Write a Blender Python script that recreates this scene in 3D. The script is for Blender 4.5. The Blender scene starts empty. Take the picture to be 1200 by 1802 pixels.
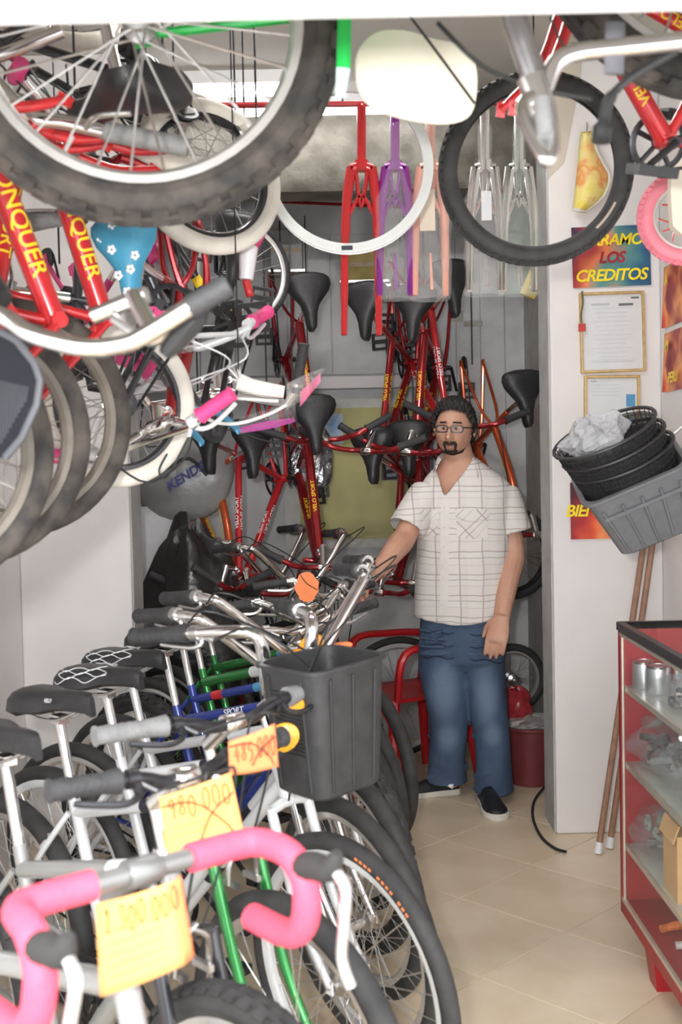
import bpy, bmesh, math, random
from mathutils import Vector, Matrix, Euler
random.seed(7)
V = Vector
PI = math.pi
# ---------------------------------------------------------------- camera, world, light, exposure
scene = bpy.context.scene
C = scene.collection
F_PX, W_PX, H_PX = 2000.0, 1200.0, 1802.0
CAM_H = 1.5
TILT, ROLL = math.radians(2.4), math.radians(-1.2)
cam_d = bpy.data.cameras.new('camera'); cam = bpy.data.objects.new('camera', cam_d); C.objects.link(cam)
cam_d.sensor_fit = 'VERTICAL'; cam_d.sensor_height = 36.0; cam_d.lens = 36.0 * F_PX / H_PX
cam_d.clip_start = 0.05
CAM_R = Matrix.Rotation(PI/2 - TILT, 3, 'X') @ Matrix.Rotation(ROLL, 3, 'Z')
cam.matrix_world = Matrix.Translation((0, 0, CAM_H)) @ CAM_R.to_4x4()
cam_d.dof.use_dof = True; cam_d.dof.focus_distance = 4.6; cam_d.dof.aperture_fstop = 4.5
scene.camera = cam

def P(px, py, d):
    """a point of the shop at depth d (metres into the shop) as the photograph sees it"""
    r = CAM_R @ V(((px - W_PX/2)/F_PX, (H_PX/2 - py)/F_PX, -1.0))
    return V((0, 0, CAM_H)) + r * (d / r.y)
def PZ(px, py, z):
    r = CAM_R @ V(((px - W_PX/2)/F_PX, (H_PX/2 - py)/F_PX, -1.0))
    return V((0, 0, CAM_H)) + r * ((z - CAM_H) / r.z)

world = bpy.data.worlds.new('world'); scene.world = world; world.use_nodes = True
wn = world.node_tree.nodes; wl = world.node_tree.links
bg = wn['Background']; bg.inputs['Color'].default_value = (0.93, 0.96, 1.0, 1); bg.inputs['Strength'].default_value = 2.45

def area(name, loc, size, power, rot, color=(1, 1, 1), sy=None):
    l = bpy.data.lights.new(name, 'AREA'); l.energy = power; l.color = color; l.size = size
    if sy: l.shape = 'RECTANGLE'; l.size_y = sy
    o = bpy.data.objects.new(name, l); C.objects.link(o); o.location = loc; o.rotation_euler = rot
    return o
# the camera's own flash, a little to the left of the lens, aimed into the shop
area('camera_flash', (-0.14, -0.02, 1.62), 0.09, 27.0, (math.radians(88), 0, 0), (1.0, 0.98, 0.95))
vs = scene.view_settings
vs.view_transform = 'Standard'; vs.look = 'None'; vs.gamma = 1.0; vs.use_curve_mapping = False; vs.exposure = 0.82
scene.cycles.max_bounces = 8; scene.cycles.transparent_max_bounces = 12

# ---------------------------------------------------------------- materials
MATS = {}
def mat(name, col, rough=0.5, metal=0.0, noise=0.0, nscale=20.0, bump=0.0, bscale=60.0, coat=0.0, alpha=1.0, trans=0.0, emit=0.0, spec=0.5, col2=None):
    if name in MATS: return MATS[name]
    m = bpy.data.materials.new(name); m.use_nodes = True
    nt = m.node_tree; b = nt.nodes['Principled BSDF']
    c = (col[0], col[1], col[2], 1)
    b.inputs['Base Color'].default_value = c
    b.inputs['Roughness'].default_value = rough; b.inputs['Metallic'].default_value = metal
    b.inputs['Coat Weight'].default_value = coat; b.inputs['Coat Roughness'].default_value = 0.08
    b.inputs['Alpha'].default_value = alpha; b.inputs['Transmission Weight'].default_value = trans
    b.inputs['Specular IOR Level'].default_value = spec
    if emit:
        b.inputs['Emission Color'].default_value = c; b.inputs['Emission Strength'].default_value = emit
    tc = nt.nodes.new('ShaderNodeTexCoord')
    if noise or col2:
        n = nt.nodes.new('ShaderNodeTexNoise'); n.inputs['Scale'].default_value = nscale; n.inputs['Detail'].default_value = 5
        nt.links.new(tc.outputs['Object'], n.inputs['Vector'])
        mx = nt.nodes.new('ShaderNodeMix'); mx.data_type = 'RGBA'
        c2 = col2 if col2 else tuple(max(0, v*(1-noise)) for v in col)
        mx.inputs[6].default_value = c; mx.inputs[7].default_value = (c2[0], c2[1], c2[2], 1)
        rp = nt.nodes.new('ShaderNodeValToRGB'); rp.color_ramp.elements[0].position = 0.38; rp.color_ramp.elements[1].position = 0.66
        nt.links.new(n.outputs['Fac'], rp.inputs['Fac']); nt.links.new(rp.outputs['Color'], mx.inputs[0])
        nt.links.new(mx.outputs[2], b.inputs['Base Color'])
    if bump:
        n2 = nt.nodes.new('ShaderNodeTexNoise'); n2.inputs['Scale'].default_value = bscale; n2.inputs['Detail'].default_value = 4
        nt.links.new(tc.outputs['Object'], n2.inputs['Vector'])
        bp = nt.nodes.new('ShaderNodeBump'); bp.inputs['Strength'].default_value = bump; bp.inputs['Distance'].default_value = 0.01
        nt.links.new(n2.outputs['Fac'], bp.inputs['Height']); nt.links.new(bp.outputs['Normal'], b.inputs['Normal'])
    MATS[name] = m
    return m
def paint(name, col, rough=0.22): return mat(name, col, rough, 0.15, noise=0.08, nscale=8, coat=0.6)
M_CHROME = mat('chrome', (0.86, 0.85, 0.84), 0.12, 1.0, noise=0.06, nscale=40)
M_STEEL = mat('brushed_steel', (0.62, 0.61, 0.6), 0.3, 1.0, noise=0.15, nscale=60)
M_SILVER = mat('silver_rim', (0.78, 0.77, 0.75), 0.28, 0.75, noise=0.06, nscale=30)
M_DARKMETAL = mat('dark_metal', (0.06, 0.06, 0.065), 0.35, 0.7, noise=0.3, nscale=50)
M_RUBBER = mat('black_rubber', (0.045, 0.044, 0.044), 0.72, noise=0.35, nscale=25)
M_DUSTY = mat('dusty_rubber', (0.032, 0.029, 0.027), 0.85, noise=0.45, nscale=16, col2=(0.095, 0.08, 0.068))
M_TAN = mat('tan_sidewall', (0.45, 0.36, 0.26), 0.8, noise=0.2)
M_GRIP = mat('grip_rubber', (0.05, 0.05, 0.052), 0.6, noise=0.25, nscale=40, bump=0.3, bscale=220)
M_GREYGRIP = mat('grey_grip_rubber', (0.25, 0.25, 0.25), 0.65, noise=0.2, nscale=40, bump=0.3, bscale=220)
M_VINYL = mat('black_vinyl', (0.028, 0.028, 0.03), 0.38, noise=0.2, nscale=30, bump=0.15, bscale=160)
M_BLACKPL = mat('black_plastic', (0.03, 0.03, 0.032), 0.42, noise=0.2, nscale=30)
M_CABLE = mat('black_cable', (0.025, 0.025, 0.025), 0.5)
M_WHITE = paint('white_paint', (0.80, 0.82, 0.84))
M_RED = paint('red_paint', (0.58, 0.025, 0.03))
M_CANDY = mat('candy_red_paint', (0.42, 0.02, 0.025), 0.2, 0.55, noise=0.25, nscale=6, coat=0.7)
M_ORANGERED = mat('orange_red_paint', (0.72, 0.12, 0.03), 0.22, 0.4, noise=0.25, nscale=6, coat=0.7)
M_GREEN = mat('green_paint', (0.04, 0.30, 0.07), 0.22, 0.5, noise=0.1, nscale=8, coat=0.7)
M_LIME = paint('bright_green_paint', (0.02, 0.62, 0.10))
M_BLUE = paint('blue_paint', (0.02, 0.05, 0.32))
M_SKY = paint('sky_blue_paint', (0.10, 0.42, 0.68))
M_GREY = paint('grey_paint', (0.33, 0.33, 0.32))
M_TAUPE = paint('taupe_paint', (0.34, 0.30, 0.26))
M_BLACK = paint('black_paint', (0.03, 0.03, 0.035))
M_PINK = mat('pink_plastic', (0.85, 0.08, 0.28), 0.4, noise=0.1)
M_PURPLE = mat('purple_paint', (0.36, 0.05, 0.42), 0.2, 0.6, noise=0.1, coat=0.6)
M_SALMON = mat('salmon_paint', (0.85, 0.42, 0.32), 0.3, 0.2, noise=0.1, coat=0.4)
M_YELLOW = mat('yellow_print', (0.92, 0.62, 0.02), 0.45)
M_DECALW = mat('white_print', (0.85, 0.86, 0.88), 0.45)
M_DECALK = mat('black_print', (0.015, 0.017, 0.03), 0.4)
M_INK = mat('marker_ink', (0.42, 0.09, 0.03), 0.6)
M_INKF = mat('pencil_ink', (0.85, 0.42, 0.10), 0.7)
M_CARD = mat('orange_card', (0.93, 0.42, 0.13), 0.8, noise=0.06, nscale=12)
M_CARD2 = mat('deep_orange_card', (0.93, 0.27, 0.10), 0.8, noise=0.06, nscale=12)
M_REFL = mat('amber_reflector', (0.98, 0.42, 0.02), 0.25, noise=0.2, nscale=120, coat=0.5)
M_REDREFL = mat('red_reflector', (0.75, 0.02, 0.02), 0.2, noise=0.25, nscale=120, coat=0.6)
M_PINKTAPE = mat('pink_bar_tape', (0.88, 0.09, 0.16), 0.62, noise=0.08, nscale=40, bump=0.2, bscale=90)
M_HOOD = mat('grey_hood_rubber', (0.035, 0.034, 0.033), 0.7, noise=0.15)
M_WRAP = mat('clear_plastic_wrap', (0.93, 0.93, 0.92), 0.08, alpha=0.13, bump=1.0, bscale=45, spec=1.0)
M_CREAMTYRE = mat('cream_tyre', (0.80, 0.76, 0.68), 0.7, noise=0.1)
M_PINKTYRE = mat('pink_tyre', (0.85, 0.26, 0.33), 0.7, noise=0.12)

# ---------------------------------------------------------------- mesh builder
def sm(pts, k=5, closed=False):
    pts = [V(p) for p in pts]; out = []; n = len(pts)
    rng = range(n if closed else n-1)
    for i in rng:
        if closed: a, b, c, d = pts[(i-1) % n], pts[i], pts[(i+1) % n], pts[(i+2) % n]
        else: a, b, c, d = pts[max(i-1, 0)], pts[i], pts[i+1], pts[min(i+2, n-1)]
        for j in range(k):
            t = j/k
            out.append(0.5*((2*b) + (c-a)*t + (2*a-5*b+4*c-d)*t*t + (3*b-a-3*c+d)*t**3))
    if not closed: out.append(pts[-1])
    return out
class MB:
    def __init__(s): s.v = []; s.f = []; s.mi = []; s.cur = 0
    def face(s, idx): s.f.append(idx); s.mi.append(s.cur)
    def ring_loft(s, rings, cap=True, closed_ring=True, loop=False):
        base = len(s.v); n = len(rings[0])
        for r in rings: s.v.extend(V(p) for p in r)
        m = len(rings)
        for i in range(m if loop else m-1):
            for j in range(n if closed_ring else n-1):
                a = base+i*n+j; b = base+i*n+(j+1) % n; i2 = (i+1) % m
                c = base+i2*n+(j+1) % n; d = base+i2*n+j
                s.face((a, b, c, d))
        if cap and closed_ring and not loop:
            s.face(tuple(base+j for j in range(n))[::-1]); s.face(tuple(base+(m-1)*n+j for j in range(n)))
        return s
    def tube(s, pts, r, n=8, cap=True, loop=False, flat=None):
        pts = [V(p) for p in pts]; m = len(pts)
        rr = r if isinstance(r, (list, tuple)) else [r]*m
        t0 = (pts[1]-pts[0]).normalized()
        up = V((0, 0, 1)) if abs(t0.z) < 0.9 else V((1, 0, 0))
        nrm = (up - t0*up.dot(t0)).normalized(); rings = []
        for i in range(m):
            if loop: t = (pts[(i+1) % m]-pts[i-1])
            elif i == 0: t = pts[1]-pts[0]
            elif i == m-1: t = pts[-1]-pts[-2]
            else: t = (pts[i+1]-pts[i]).normalized() + (pts[i]-pts[i-1]).normalized()
            t = t.normalized() if t.length > 1e-9 else t0
            nrm = nrm - t*nrm.dot(t)
            nrm = nrm.normalized() if nrm.length > 1e-6 else t.orthogonal().normalized()
            bn = t.cross(nrm); q = flat if flat else 1.0
            rings.append([pts[i] + nrm*(math.cos(2*PI*k/n)*rr[i]) + bn*(math.sin(2*PI*k/n)*rr[i]*q) for k in range(n)])
        return s.ring_loft(rings, cap, True, loop)
    def rod(s, a, b, r, n=8, r2=None): return s.tube([a, b], [r, r2 if r2 is not None else r], n)
    def box(s, c, size, R=None, taper=1.0):
        c = V(c); hx, hy, hz = size[0]/2, size[1]/2, size[2]/2; b = len(s.v)
        for z in (-1, 1):
            k = taper if z < 0 else 1.0
            for x, y in ((-1, -1), (1, -1), (1, 1), (-1, 1)):
                p = V((x*hx*k, y*hy*k, z*hz))
                s.v.append(c + (R @ p if R else p))
        for f in ((3, 2, 1, 0), (4, 5, 6, 7), (0, 1, 5, 4), (1, 2, 6, 5), (2, 3, 7, 6), (3, 0, 4, 7)): s.face(tuple(b+i for i in f))
        return s
    def lathe(s, prof, n=24, axis='Z', c=(0, 0, 0), loop=False, R=None):
        c = V(c); rings = []
        for r, h in prof:
            ring = []
            for k in range(n):
                a = 2*PI*k/n; x, y = r*math.cos(a), r*math.sin(a)
                p = V((x, y, h)) if axis == 'Z' else (V((y, h, x)) if axis == 'Y' else V((h, x, y)))
                ring.append(c + (R @ p if R else p))
            rings.append(ring)
        return s.ring_loft(rings, not loop, True, loop)
    def ell(s, c, rx, ry, rz, n=14, m=9, R=None):
        c = V(c); rings = []
        for i in range(m+1):
            t = PI*(0.02+0.96*i/m)
            rings.append([c + (R @ V((rx*math.sin(t)*math.cos(2*PI*k/n), ry*math.sin(t)*math.sin(2*PI*k/n), -rz*math.cos(t))) if R else V((rx*math.sin(t)*math.cos(2*PI*k/n), ry*math.sin(t)*math.sin(2*PI*k/n), -rz*math.cos(t)))) for k in range(n)])
        return s.ring_loft(rings)
    def grid(s, fn, nu, nv):
        b = len(s.v)
        for i in range(nu+1):
            for j in range(nv+1): s.v.append(V(fn(i/nu, j/nv)))
        for i in range(nu):
            for j in range(nv):
                a = b+i*(nv+1)+j; s.face((a, a+nv+1, a+nv+2, a+1))
        return s
    def prism(s, outline, axis_fn, t):
        """closed outline [(a,b)], axis_fn maps (a,b,h) to a point, thickness t"""
        b = len(s.v); n = len(outline)
        for h in (0, t): s.v.extend(V(axis_fn(a, c, h)) for a, c in outline)
        s.face(tuple(range(b, b+n))[::-1]); s.face(tuple(range(b+n, b+2*n)))
        for i in range(n): s.face((b+i, b+(i+1) % n, b+n+(i+1) % n, b+n+i))
        return s
    def mesh(s, name, mats, smooth=40):
        me = bpy.data.meshes.new(name); me.from_pydata([tuple(p) for p in s.v], [], s.f)
        for m in (mats if isinstance(mats, (list, tuple)) else [mats]): me.materials.append(m)
        if max(s.mi, default=0): me.polygons.foreach_set('material_index', s.mi)
        bm = bmesh.new(); bm.from_mesh(me); bmesh.ops.recalc_face_normals(bm, faces=bm.faces); bm.to_mesh(me); bm.free()
        if smooth:
            me.polygons.foreach_set('use_smooth', [True]*len(me.polygons)); me.set_sharp_from_angle(angle=math.radians(smooth))
        me.update(); return me
    def build(s, name, mats, parent=None, smooth=40): return ob(name, s.mesh(name, mats, smooth), parent)
def ob(name, me, parent=None, M=None):
    o = bpy.data.objects.new(name, me); C.objects.link(o)
    if parent: o.parent = parent
    if M is not None: o.matrix_local = M
    return o
def tag(o, label, cat, group=None, kind=None):
    o['label'] = label; o['category'] = cat
    if group: o['group'] = group
    if kind: o['kind'] = kind
    return o
def struct(o, label=None):
    o['kind'] = 'structure'
    if label: o['label'] = label
    return o
def thing(name, loc, label, cat, group=None):
    o = bpy.data.objects.new(name, None); C.objects.link(o); o.empty_display_size = 0.05
    if isinstance(loc, Matrix): o.matrix_world = loc
    else: o.location = loc
    return tag(o, label, cat, group)
def box_obj(name, lo, hi, m, parent=None, bevel=0.0):
    lo, hi = V(lo), V(hi)
    o = MB().box((lo+hi)/2, hi-lo).build(name, m, parent, smooth=0)
    if bevel:
        bv = o.modifiers.new('bevel', 'BEVEL'); bv.width = bevel; bv.segments = 2
    return o

# ---- lettering
_T = {}
def text_mesh(body, size, shear=0.0, offset=0.0, align='CENTER', extrude=0.0, space=1.0):
    key = (body, size, shear, offset, align, extrude, space)
    if key in _T: return _T[key]
    cu = bpy.data.curves.new('lettering', 'FONT'); cu.body = body; cu.size = size; cu.shear = shear; cu.offset = offset
    cu.align_x = align; cu.align_y = 'CENTER'; cu.extrude = extrude; cu.resolution_u = 3; cu.space_character = space
    o = bpy.data.objects.new('lettering', cu); C.objects.link(o)
    dg = bpy.context.evaluated_depsgraph_get(); dg.update()
    me = bpy.data.meshes.new_from_object(o.evaluated_get(dg))
    me.materials.clear()
    bpy.data.objects.remove(o); bpy.data.curves.remove(cu)
    _T[key] = me
    return me
def flat_text(name, body, size, m, parent, M, shear=0.0, offset=0.0, space=1.0):
    me = text_mesh(body, size, shear, offset, 'CENTER', 0.0, space).copy(); me.materials.append(m)
    return ob(name, me, parent, M)
def tube_text(body, size, a, b, r, out, m, pos=0.5, shear=0.0, offset=0.0006, flip=False, space=1.0):
    """lettering wrapped on a tube from a to b, readable from direction out"""
    me0 = text_mesh(body, size, shear, offset, 'CENTER', 0.0, space)
    bm = bmesh.new(); bm.from_mesh(me0)
    for k in range(-4, 5):
        y = k*size*0.11
        bmesh.ops.bisect_plane(bm, geom=bm.verts[:]+bm.edges[:]+bm.faces[:], plane_co=(0, y, 0), plane_no=(0, 1, 0))
    a, b, out = V(a), V(b), V(out)
    t = (b-a).normalized() * (-1 if flip else 1); out = (out - t*out.dot(t)).normalized(); s = out.cross(t)
    mid = a.lerp(b, pos); R = r + 0.0012
    for v in bm.verts:
        th = max(-1.4, min(1.4, v.co.y/R))
        v.co = mid + t*v.co.x + out*(math.cos(th)*R) + s*(math.sin(th)*R)
    me = bpy.data.meshes.new('decal'); bm.to_mesh(me); bm.free(); me.materials.append(m)
    return me
# ---------------------------------------------------------------- bicycles: one parametric builder, meshes shared between alike bikes
MC = {}
def cached(key, fn):
    if key not in MC: MC[key] = fn()
    return MC[key]
def knob_ring(mb, R, w, n, h, size):
    for k in range(n):
        a = 2*PI*k/n
        for row, (yy, dr, off) in enumerate(((-0.62, -0.30, 0.5), (-0.2, 0.0, 0.0), (0.2, 0.0, 0.5), (0.62, -0.30, 0.0))):
            aa = a + off*2*PI/n; rr = R + dr*w*0.55 + h*0.3
            Rm = Matrix.Rotation(aa, 3, 'Y') @ Matrix.Rotation(-yy*0.9, 3, 'X')
            mb.box(Rm @ V((0, 0, 0)) + V((math.sin(aa)*rr, yy*w, math.cos(aa)*rr)), (size, size*0.9, h), Rm)
def wheel_meshes(R, w, knobs, seg=56, spokes=32, srad=0.0011, rimw=None):
    rim_r = R - 1.75*w; rw = rimw or w*0.62
    def tyre():
        mb = MB(); prof = []
        for k in range(12):
            a = 2*PI*k/12; prof.append((R - w + math.cos(a)*w, math.sin(a)*w*1.0))
        mb.lathe(prof, seg, 'Y', loop=True)
        # moulded sidewall bead
        for sd in (-1, 1): mb.lathe([(R-w*1.45, sd*w*0.86), (R-w*1.30, sd*w*0.93), (R-w*1.18, sd*w*0.99), (R-w*1.3, sd*w*0.9)], seg, 'Y', loop=True)
        if knobs: knob_ring(mb, R, w, knobs, w*0.22, 2*PI*R/knobs*0.62)
        return mb
    def rim():
        mb = MB(); q = rim_r; d = min(0.022, R*0.075)
        mb.lathe([(q+0.006, -rw), (q+0.008, -rw*0.8), (q-0.002, -rw*0.75), (q-0.002, rw*0.75), (q+0.008, rw*0.8), (q+0.006, rw), (q-d*0.6, rw), (q-d, rw*0.45), (q-d, -rw*0.45), (q-d*0.6, -rw)], seg, 'Y', loop=True)
        mb.rod((0, 0, -(q-d)), (0, 0, -(q-d-0.03)), 0.003, 6)      # tyre valve
        return mb
    def spk():
        mb = MB(); q = rim_r - 0.016
        for k in range(spokes):
            sd = 1 if k % 2 else -1; a = 2*PI*k/spokes; b = a + (0.42 if (k//2) % 2 else -0.42)*1.6
            mb.rod((math.sin(b)*0.024, sd*0.028, math.cos(b)*0.024), (math.sin(a)*q, sd*0.002, math.cos(a)*q), srad, 4)
        return mb
    def hub():
        mb = MB()
        mb.lathe([(0.004, -0.062), (0.004, -0.05), (0.012, -0.05), (0.012, -0.04), (0.028, -0.034), (0.028, -0.026), (0.013, -0.02), (0.013, 0.02), (0.028, 0.026), (0.028, 0.034), (0.012, 0.04), (0.012, 0.05), (0.004, 0.05), (0.004, 0.062)], 14, 'Y')
        return mb
    return tyre(), rim(), spk(), hub()
def add_wheel(name, parent, ctr, sp, M=None):
    R, w = sp['R'], sp['tw']
    key = (R, w, sp.get('knobs', 0), sp['tyre'].name, sp['rim'].name, sp.get('spokes', 32), sp.get('srad', 0.0011))
    def mk():
        t, r, s, h = wheel_meshes(R, w, sp.get('knobs', 0), spokes=sp.get('spokes', 32), srad=sp.get('srad', 0.0011))
        return (t.mesh('tyre', sp['tyre']), r.mesh('rim', sp['rim']), s.mesh('spokes', M_STEEL), h.mesh('hub', M_STEEL))
    t, r, s, h = cached(key, mk)
    base = Matrix.Translation(ctr)
    if M is not None: base = M @ base
    base = base @ Matrix.Rotation(random.uniform(0, 6), 4, 'Y')
    o = ob(name, r, parent, base)
    ob('tyre', t, o); ob('spokes', s, o); ob('hub', h, o)
    return o
def saddle_mb(L, Wd, H=0.05, nose=0.2):
    mb = MB(); rings = []
    us = [0, .03, .09, .18, .30, .42, .55, .70, .84, .94, 1.0]
    ws = [.55, .80, .96, 1.0, .90, .66, .42, .29, .25, .21, .10]
    zs = [-.35, -.05, .12, .10, .02, -.04, -.06, -.06, -.09, -.16, -.42]
    for u, wv, zv in zip(us, ws, zs):
        x = -0.45*L + u*L; hw = Wd/2*(wv if u < 0.5 else max(wv, nose*0.9) if u < 0.97 else wv); ring = []
        top = H*0.62*(1+zv); drop = H*(1.0 if u < 0.5 else 0.85)
        n = 9
        for k in range(n):
            s_ = -1 + 2*k/(n-1)
            ring.append((x, hw*math.sin(s_*PI/2), top - drop*(abs(s_)**2.6)*0.9))
        for k in range(n-2, 0, -1):
            s_ = -1 + 2*k/(n-1)
            ring.append((x, hw*0.86*math.sin(s_*PI/2), top - drop*0.95 - 0.004))
        rings.append(ring)
    return mb.ring_loft(rings)
def bike_geo(s, R, kid=False):
    k = s
    g = dict(RH=V((0, 0, R)), BB=V((.43*k, 0, .29*k)), ST=V((.285*k, 0, .72*k)), HT=V((.815*k, 0, .84*k)), HB=V((.855*k, 0, .725*k)), FH=V((1.03*k, 0, R)), SP=V((.235*k, 0, .89*k)), CL=V((.875*k, 0, .985*k)))
    if kid:
        g['SP'] = V((.225*k, 0, .86*k)); g['CL'] = V((.85*k, 0, .98*k)); g['ST'] = V((.30*k, 0, .66*k))
    return g
BARS = {
 'flat': ([(0, 0, 0), (0, .05, 0), (-.005, .12, .02), (-.03, .29, .028)], 0.0127, 0.125),
 'high': ([(0, 0, 0), (0, .045, 0), (.012, .062, .02), (.02, .075, .115), (.005, .09, .145), (-.05, .125, .15), (-.27, .225, .135)], 0.0155, 0.13),
 'vee': ([(0, 0, 0), (0, .05, 0), (.01, .085, .02), (.0, .23, .165), (-.02, .26, .185), (-.08, .285, .19), (-.22, .31, .175)], 0.0145, 0.13),
 'bmx': ([(0, 0, 0), (0, .05, 0), (.012, .075, .02), (.02, .15, .13), (.0, .19, .15), (-.03, .30, .155)], 0.0115, 0.11),
 'rise': ([(0, 0, 0), (0, .05, 0), (0, .085, .015), (-.01, .14, .065), (-.03, .19, .075), (-.08, .31, .07)], 0.0125, 0.12),
 'drop': ([(0, 0, 0), (0, .06, 0), (0, .16, .0), (.018, .195, .0), (.075, .205, -.006), (.108, .208, -.04), (.10, .212, -.10), (.055, .216, -.135), (-.045, .22, -.14)], 0.0135, 0.1),
}
def arc_split(pts, tail):
    """index where the last `tail` metres of the path begin"""
    acc = 0
    for i in range(len(pts)-1, 0, -1):
        acc += (pts[i]-pts[i-1]).length
        if acc >= tail: return i-1
    return 0
def bike(name, label, group, sp, M, steer=0.0, cat='bicycle'):
    """sp: id, s, R, tw, tyre, rim, frame, fork, bar, barmat, grip, saddle(L,W,mat), wheels, decals, extras"""
    root = thing(name, M, label, cat, group)
    s = sp['s']; g = bike_geo(s, sp['R'], sp.get('kid', False)); I = sp['id']
    RH, BB, ST, HT, HB, FH, SP, CL = (g[k] for k in ('RH', 'BB', 'ST', 'HT', 'HB', 'FH', 'SP', 'CL'))
    fat = sp.get('fat', 1.0)
    ax = (HT-HB).normalized()
    S = Matrix.Translation(HT) @ Matrix.Rotation(math.radians(steer), 4, ax) @ Matrix.Translation(-HT)
    rd, rt = 0.0175*fat*max(s, .8), 0.0150*fat*max(s, .8)
    ydrop = 0.062*max(s, .8)
    low = sp.get('low', 0.0)
    dt_top = HB.lerp(HT, 0.28); tt_head = HB.lerp(HT, 0.80 - 0.45*low); tt_seat = ST.lerp(BB, 0.08 + low)
    def mk_frame():
        mb = MB()
        mb.rod(BB, SP.lerp(ST, 0.92), 0.0148*max(s, .8), 10)
        if sp.get('curved'):
            mb.tube(sm([BB, BB.lerp(dt_top, .5)+V((.0, 0, -.035)), dt_top], 6), rd, 12)
            mb.tube(sm([tt_seat, tt_seat.lerp(tt_head, .5)+V((0, 0, .03)), tt_head], 6), rt, 12)
        else:
            mb.rod(BB, dt_top, rd, 14); mb.rod(tt_seat, tt_head, rt, 14)
        mb.rod(HB-ax*0.012, HT+ax*0.012, 0.0185*max(s, .8), 14)
        mb.lathe([(0.021*max(s, .8), -.035), (0.021*max(s, .8), .035)], 14, 'Y', BB)
        for y in (-1, 1):
            mb.tube(sm([BB+V((-.01, y*.025, 0)), BB.lerp(RH, .35)+V((0, y*.045, 0)), RH+V((0, y*ydrop, 0))], 4), [0.0105]*4+[0.009]*4+[0.0075], 8)
            mb.tube(sm([tt_seat+V((-.012, y*.016, 0)), tt_seat.lerp(RH, .3)+V((0, y*.045, 0)), RH+V((0, y*ydrop, 0))], 4), 0.0075, 8)
            mb.box(RH+V((.0, y*ydrop, -.004)), (.03, .005, .035))
        return mb.mesh('frame', sp['frame'])
    fr = ob('frame', cached(('frame', I), mk_frame), root)
    for di, (txt, size, tube, m, pos, side, flip) in enumerate(sp.get('decals', ())):
        a, b, r = {'down': (BB, dt_top, rd), 'top': (tt_seat, tt_head, rt), 'seat': (BB, ST, .0148*max(s, .8))}[tube]
        ob('lettering', cached(('dec', I, di), lambda: tube_text(txt, size, a, b, r, side, m, pos, flip=flip)), fr)
    for bi, (tube, u0, u1, m) in enumerate(sp.get('bands', ())):
        a, b, r = {'down': (BB, dt_top, rd), 'top': (tt_seat, tt_head, rt), 'seat': (BB, ST, .0148*max(s, .8))}[tube]
        ob('decal_band', cached(('band', I, bi), lambda: MB().rod(a.lerp(b, u0), a.lerp(b, u1), r+.0009, 16).mesh('decal_band', m)), fr)
    # seat post and saddle
    def mk_post():
        mb = MB(); mb.rod(SP.lerp(ST, .99), SP+(SP-ST).normalized()*.012, 0.0128, 10)
        mb.box(SP+V((0, 0, .012)), (.04, .03, .02)); return mb.mesh('seat_post', sp.get('postmat', M_CHROME))
    if sp.get('saddle'):
        ob('seat_post', cached(('post', I), mk_post), root)
        L, Wd, sm_, nose = sp['saddle']
        sd = ob('saddle', cached(('saddle', L, Wd, sm_.name, nose), lambda: saddle_mb(L, Wd, .055, nose).mesh('saddle', sm_)), root, Matrix.Translation(SP+V((-.015, 0, .05))) @ Matrix.Rotation(math.radians(-5), 4, 'Y'))
        def mk_rails():
            mb = MB()
            for y in (-1, 1): mb.tube(sm([(-.36*L, y*.028, -.022), (-.1*L, y*.022, -.038), (.15*L, y*.02, -.036), (.42*L, y*.008, -.012)], 4), .0035, 6)
            return mb.mesh('saddle_rails', M_STEEL)
        ob('saddle_rails', cached(('rails', L), mk_rails), sd)
    # fork, stem, handlebar turn with the steering
    def mk_fork():
        mb = MB(); cr = HB-ax*.02; hw = .048*max(s, .8)+sp['tw']*.35
        mb.tube([cr+V((0, -hw, 0)), cr+V((0, -hw*.4, .008)), cr+V((0, hw*.4, .008)), cr+V((0, hw, 0))], .0135*max(s, .85), 10)
        straight = sp.get('susp')
        for y in (-1, 1):
            top = cr+V((0, y*hw, .004)); mid = top.lerp(FH+V((0, y*.055, 0)), .6)+V((-.028 if not straight else -.0, 0, 0))
            if straight:
                mb.rod(top, mid, .0125, 10); mb.rod(mid.lerp(top, .1), FH+V((0, y*.058, .0)), .019, 12)
            else: mb.tube(sm([top, mid, FH+V((0, y*.055, 0))], 5), [.0128]*3+[.0118]*3+[.0105]*3+[.009]*2, 10)
            mb.box(FH+V((0, y*.057, 0)), (.02, .005, .03))
        mb.rod(cr, HB, .015, 10)
        return mb.mesh('fork', sp['fork'])
    if sp.get('forked', True): ob('fork', cached(('fork', I), mk_fork), root, S)
    if sp.get('bar'):
        q0 = HT+ax*.07*s
        def mk_stem():
            mb = MB(); mb.rod(HT, q0+ax*.03, .0125, 10); mb.tube([q0+ax*.018, q0.lerp(CL, .5)+V((0, 0, .012)), CL], [.0165, .0145, .0145], 10)
            mb.lathe([(.0175, -.024), (.0195, -.02), (.0195, .02), (.0175, .024)], 12, 'Y', CL)
            mb.lathe([(.021*max(s, .8), 0), (.024*max(s, .8), .006), (.021*max(s, .8), .014)], 12, 'Z', HT)
            return mb.mesh('stem', sp.get('stemmat', M_CHROME))
        ob('stem', cached(('stem', I), mk_stem), root, S)
        path, br, tail = BARS[sp['bar']]; bs = sp.get('bscale', 1.0)
        half = {}
        for y in (-1, 1): half[y] = [CL+V((p[0]*bs, p[1]*y*bs, p[2]*bs)) for p in sm(path, 5)]
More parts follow.
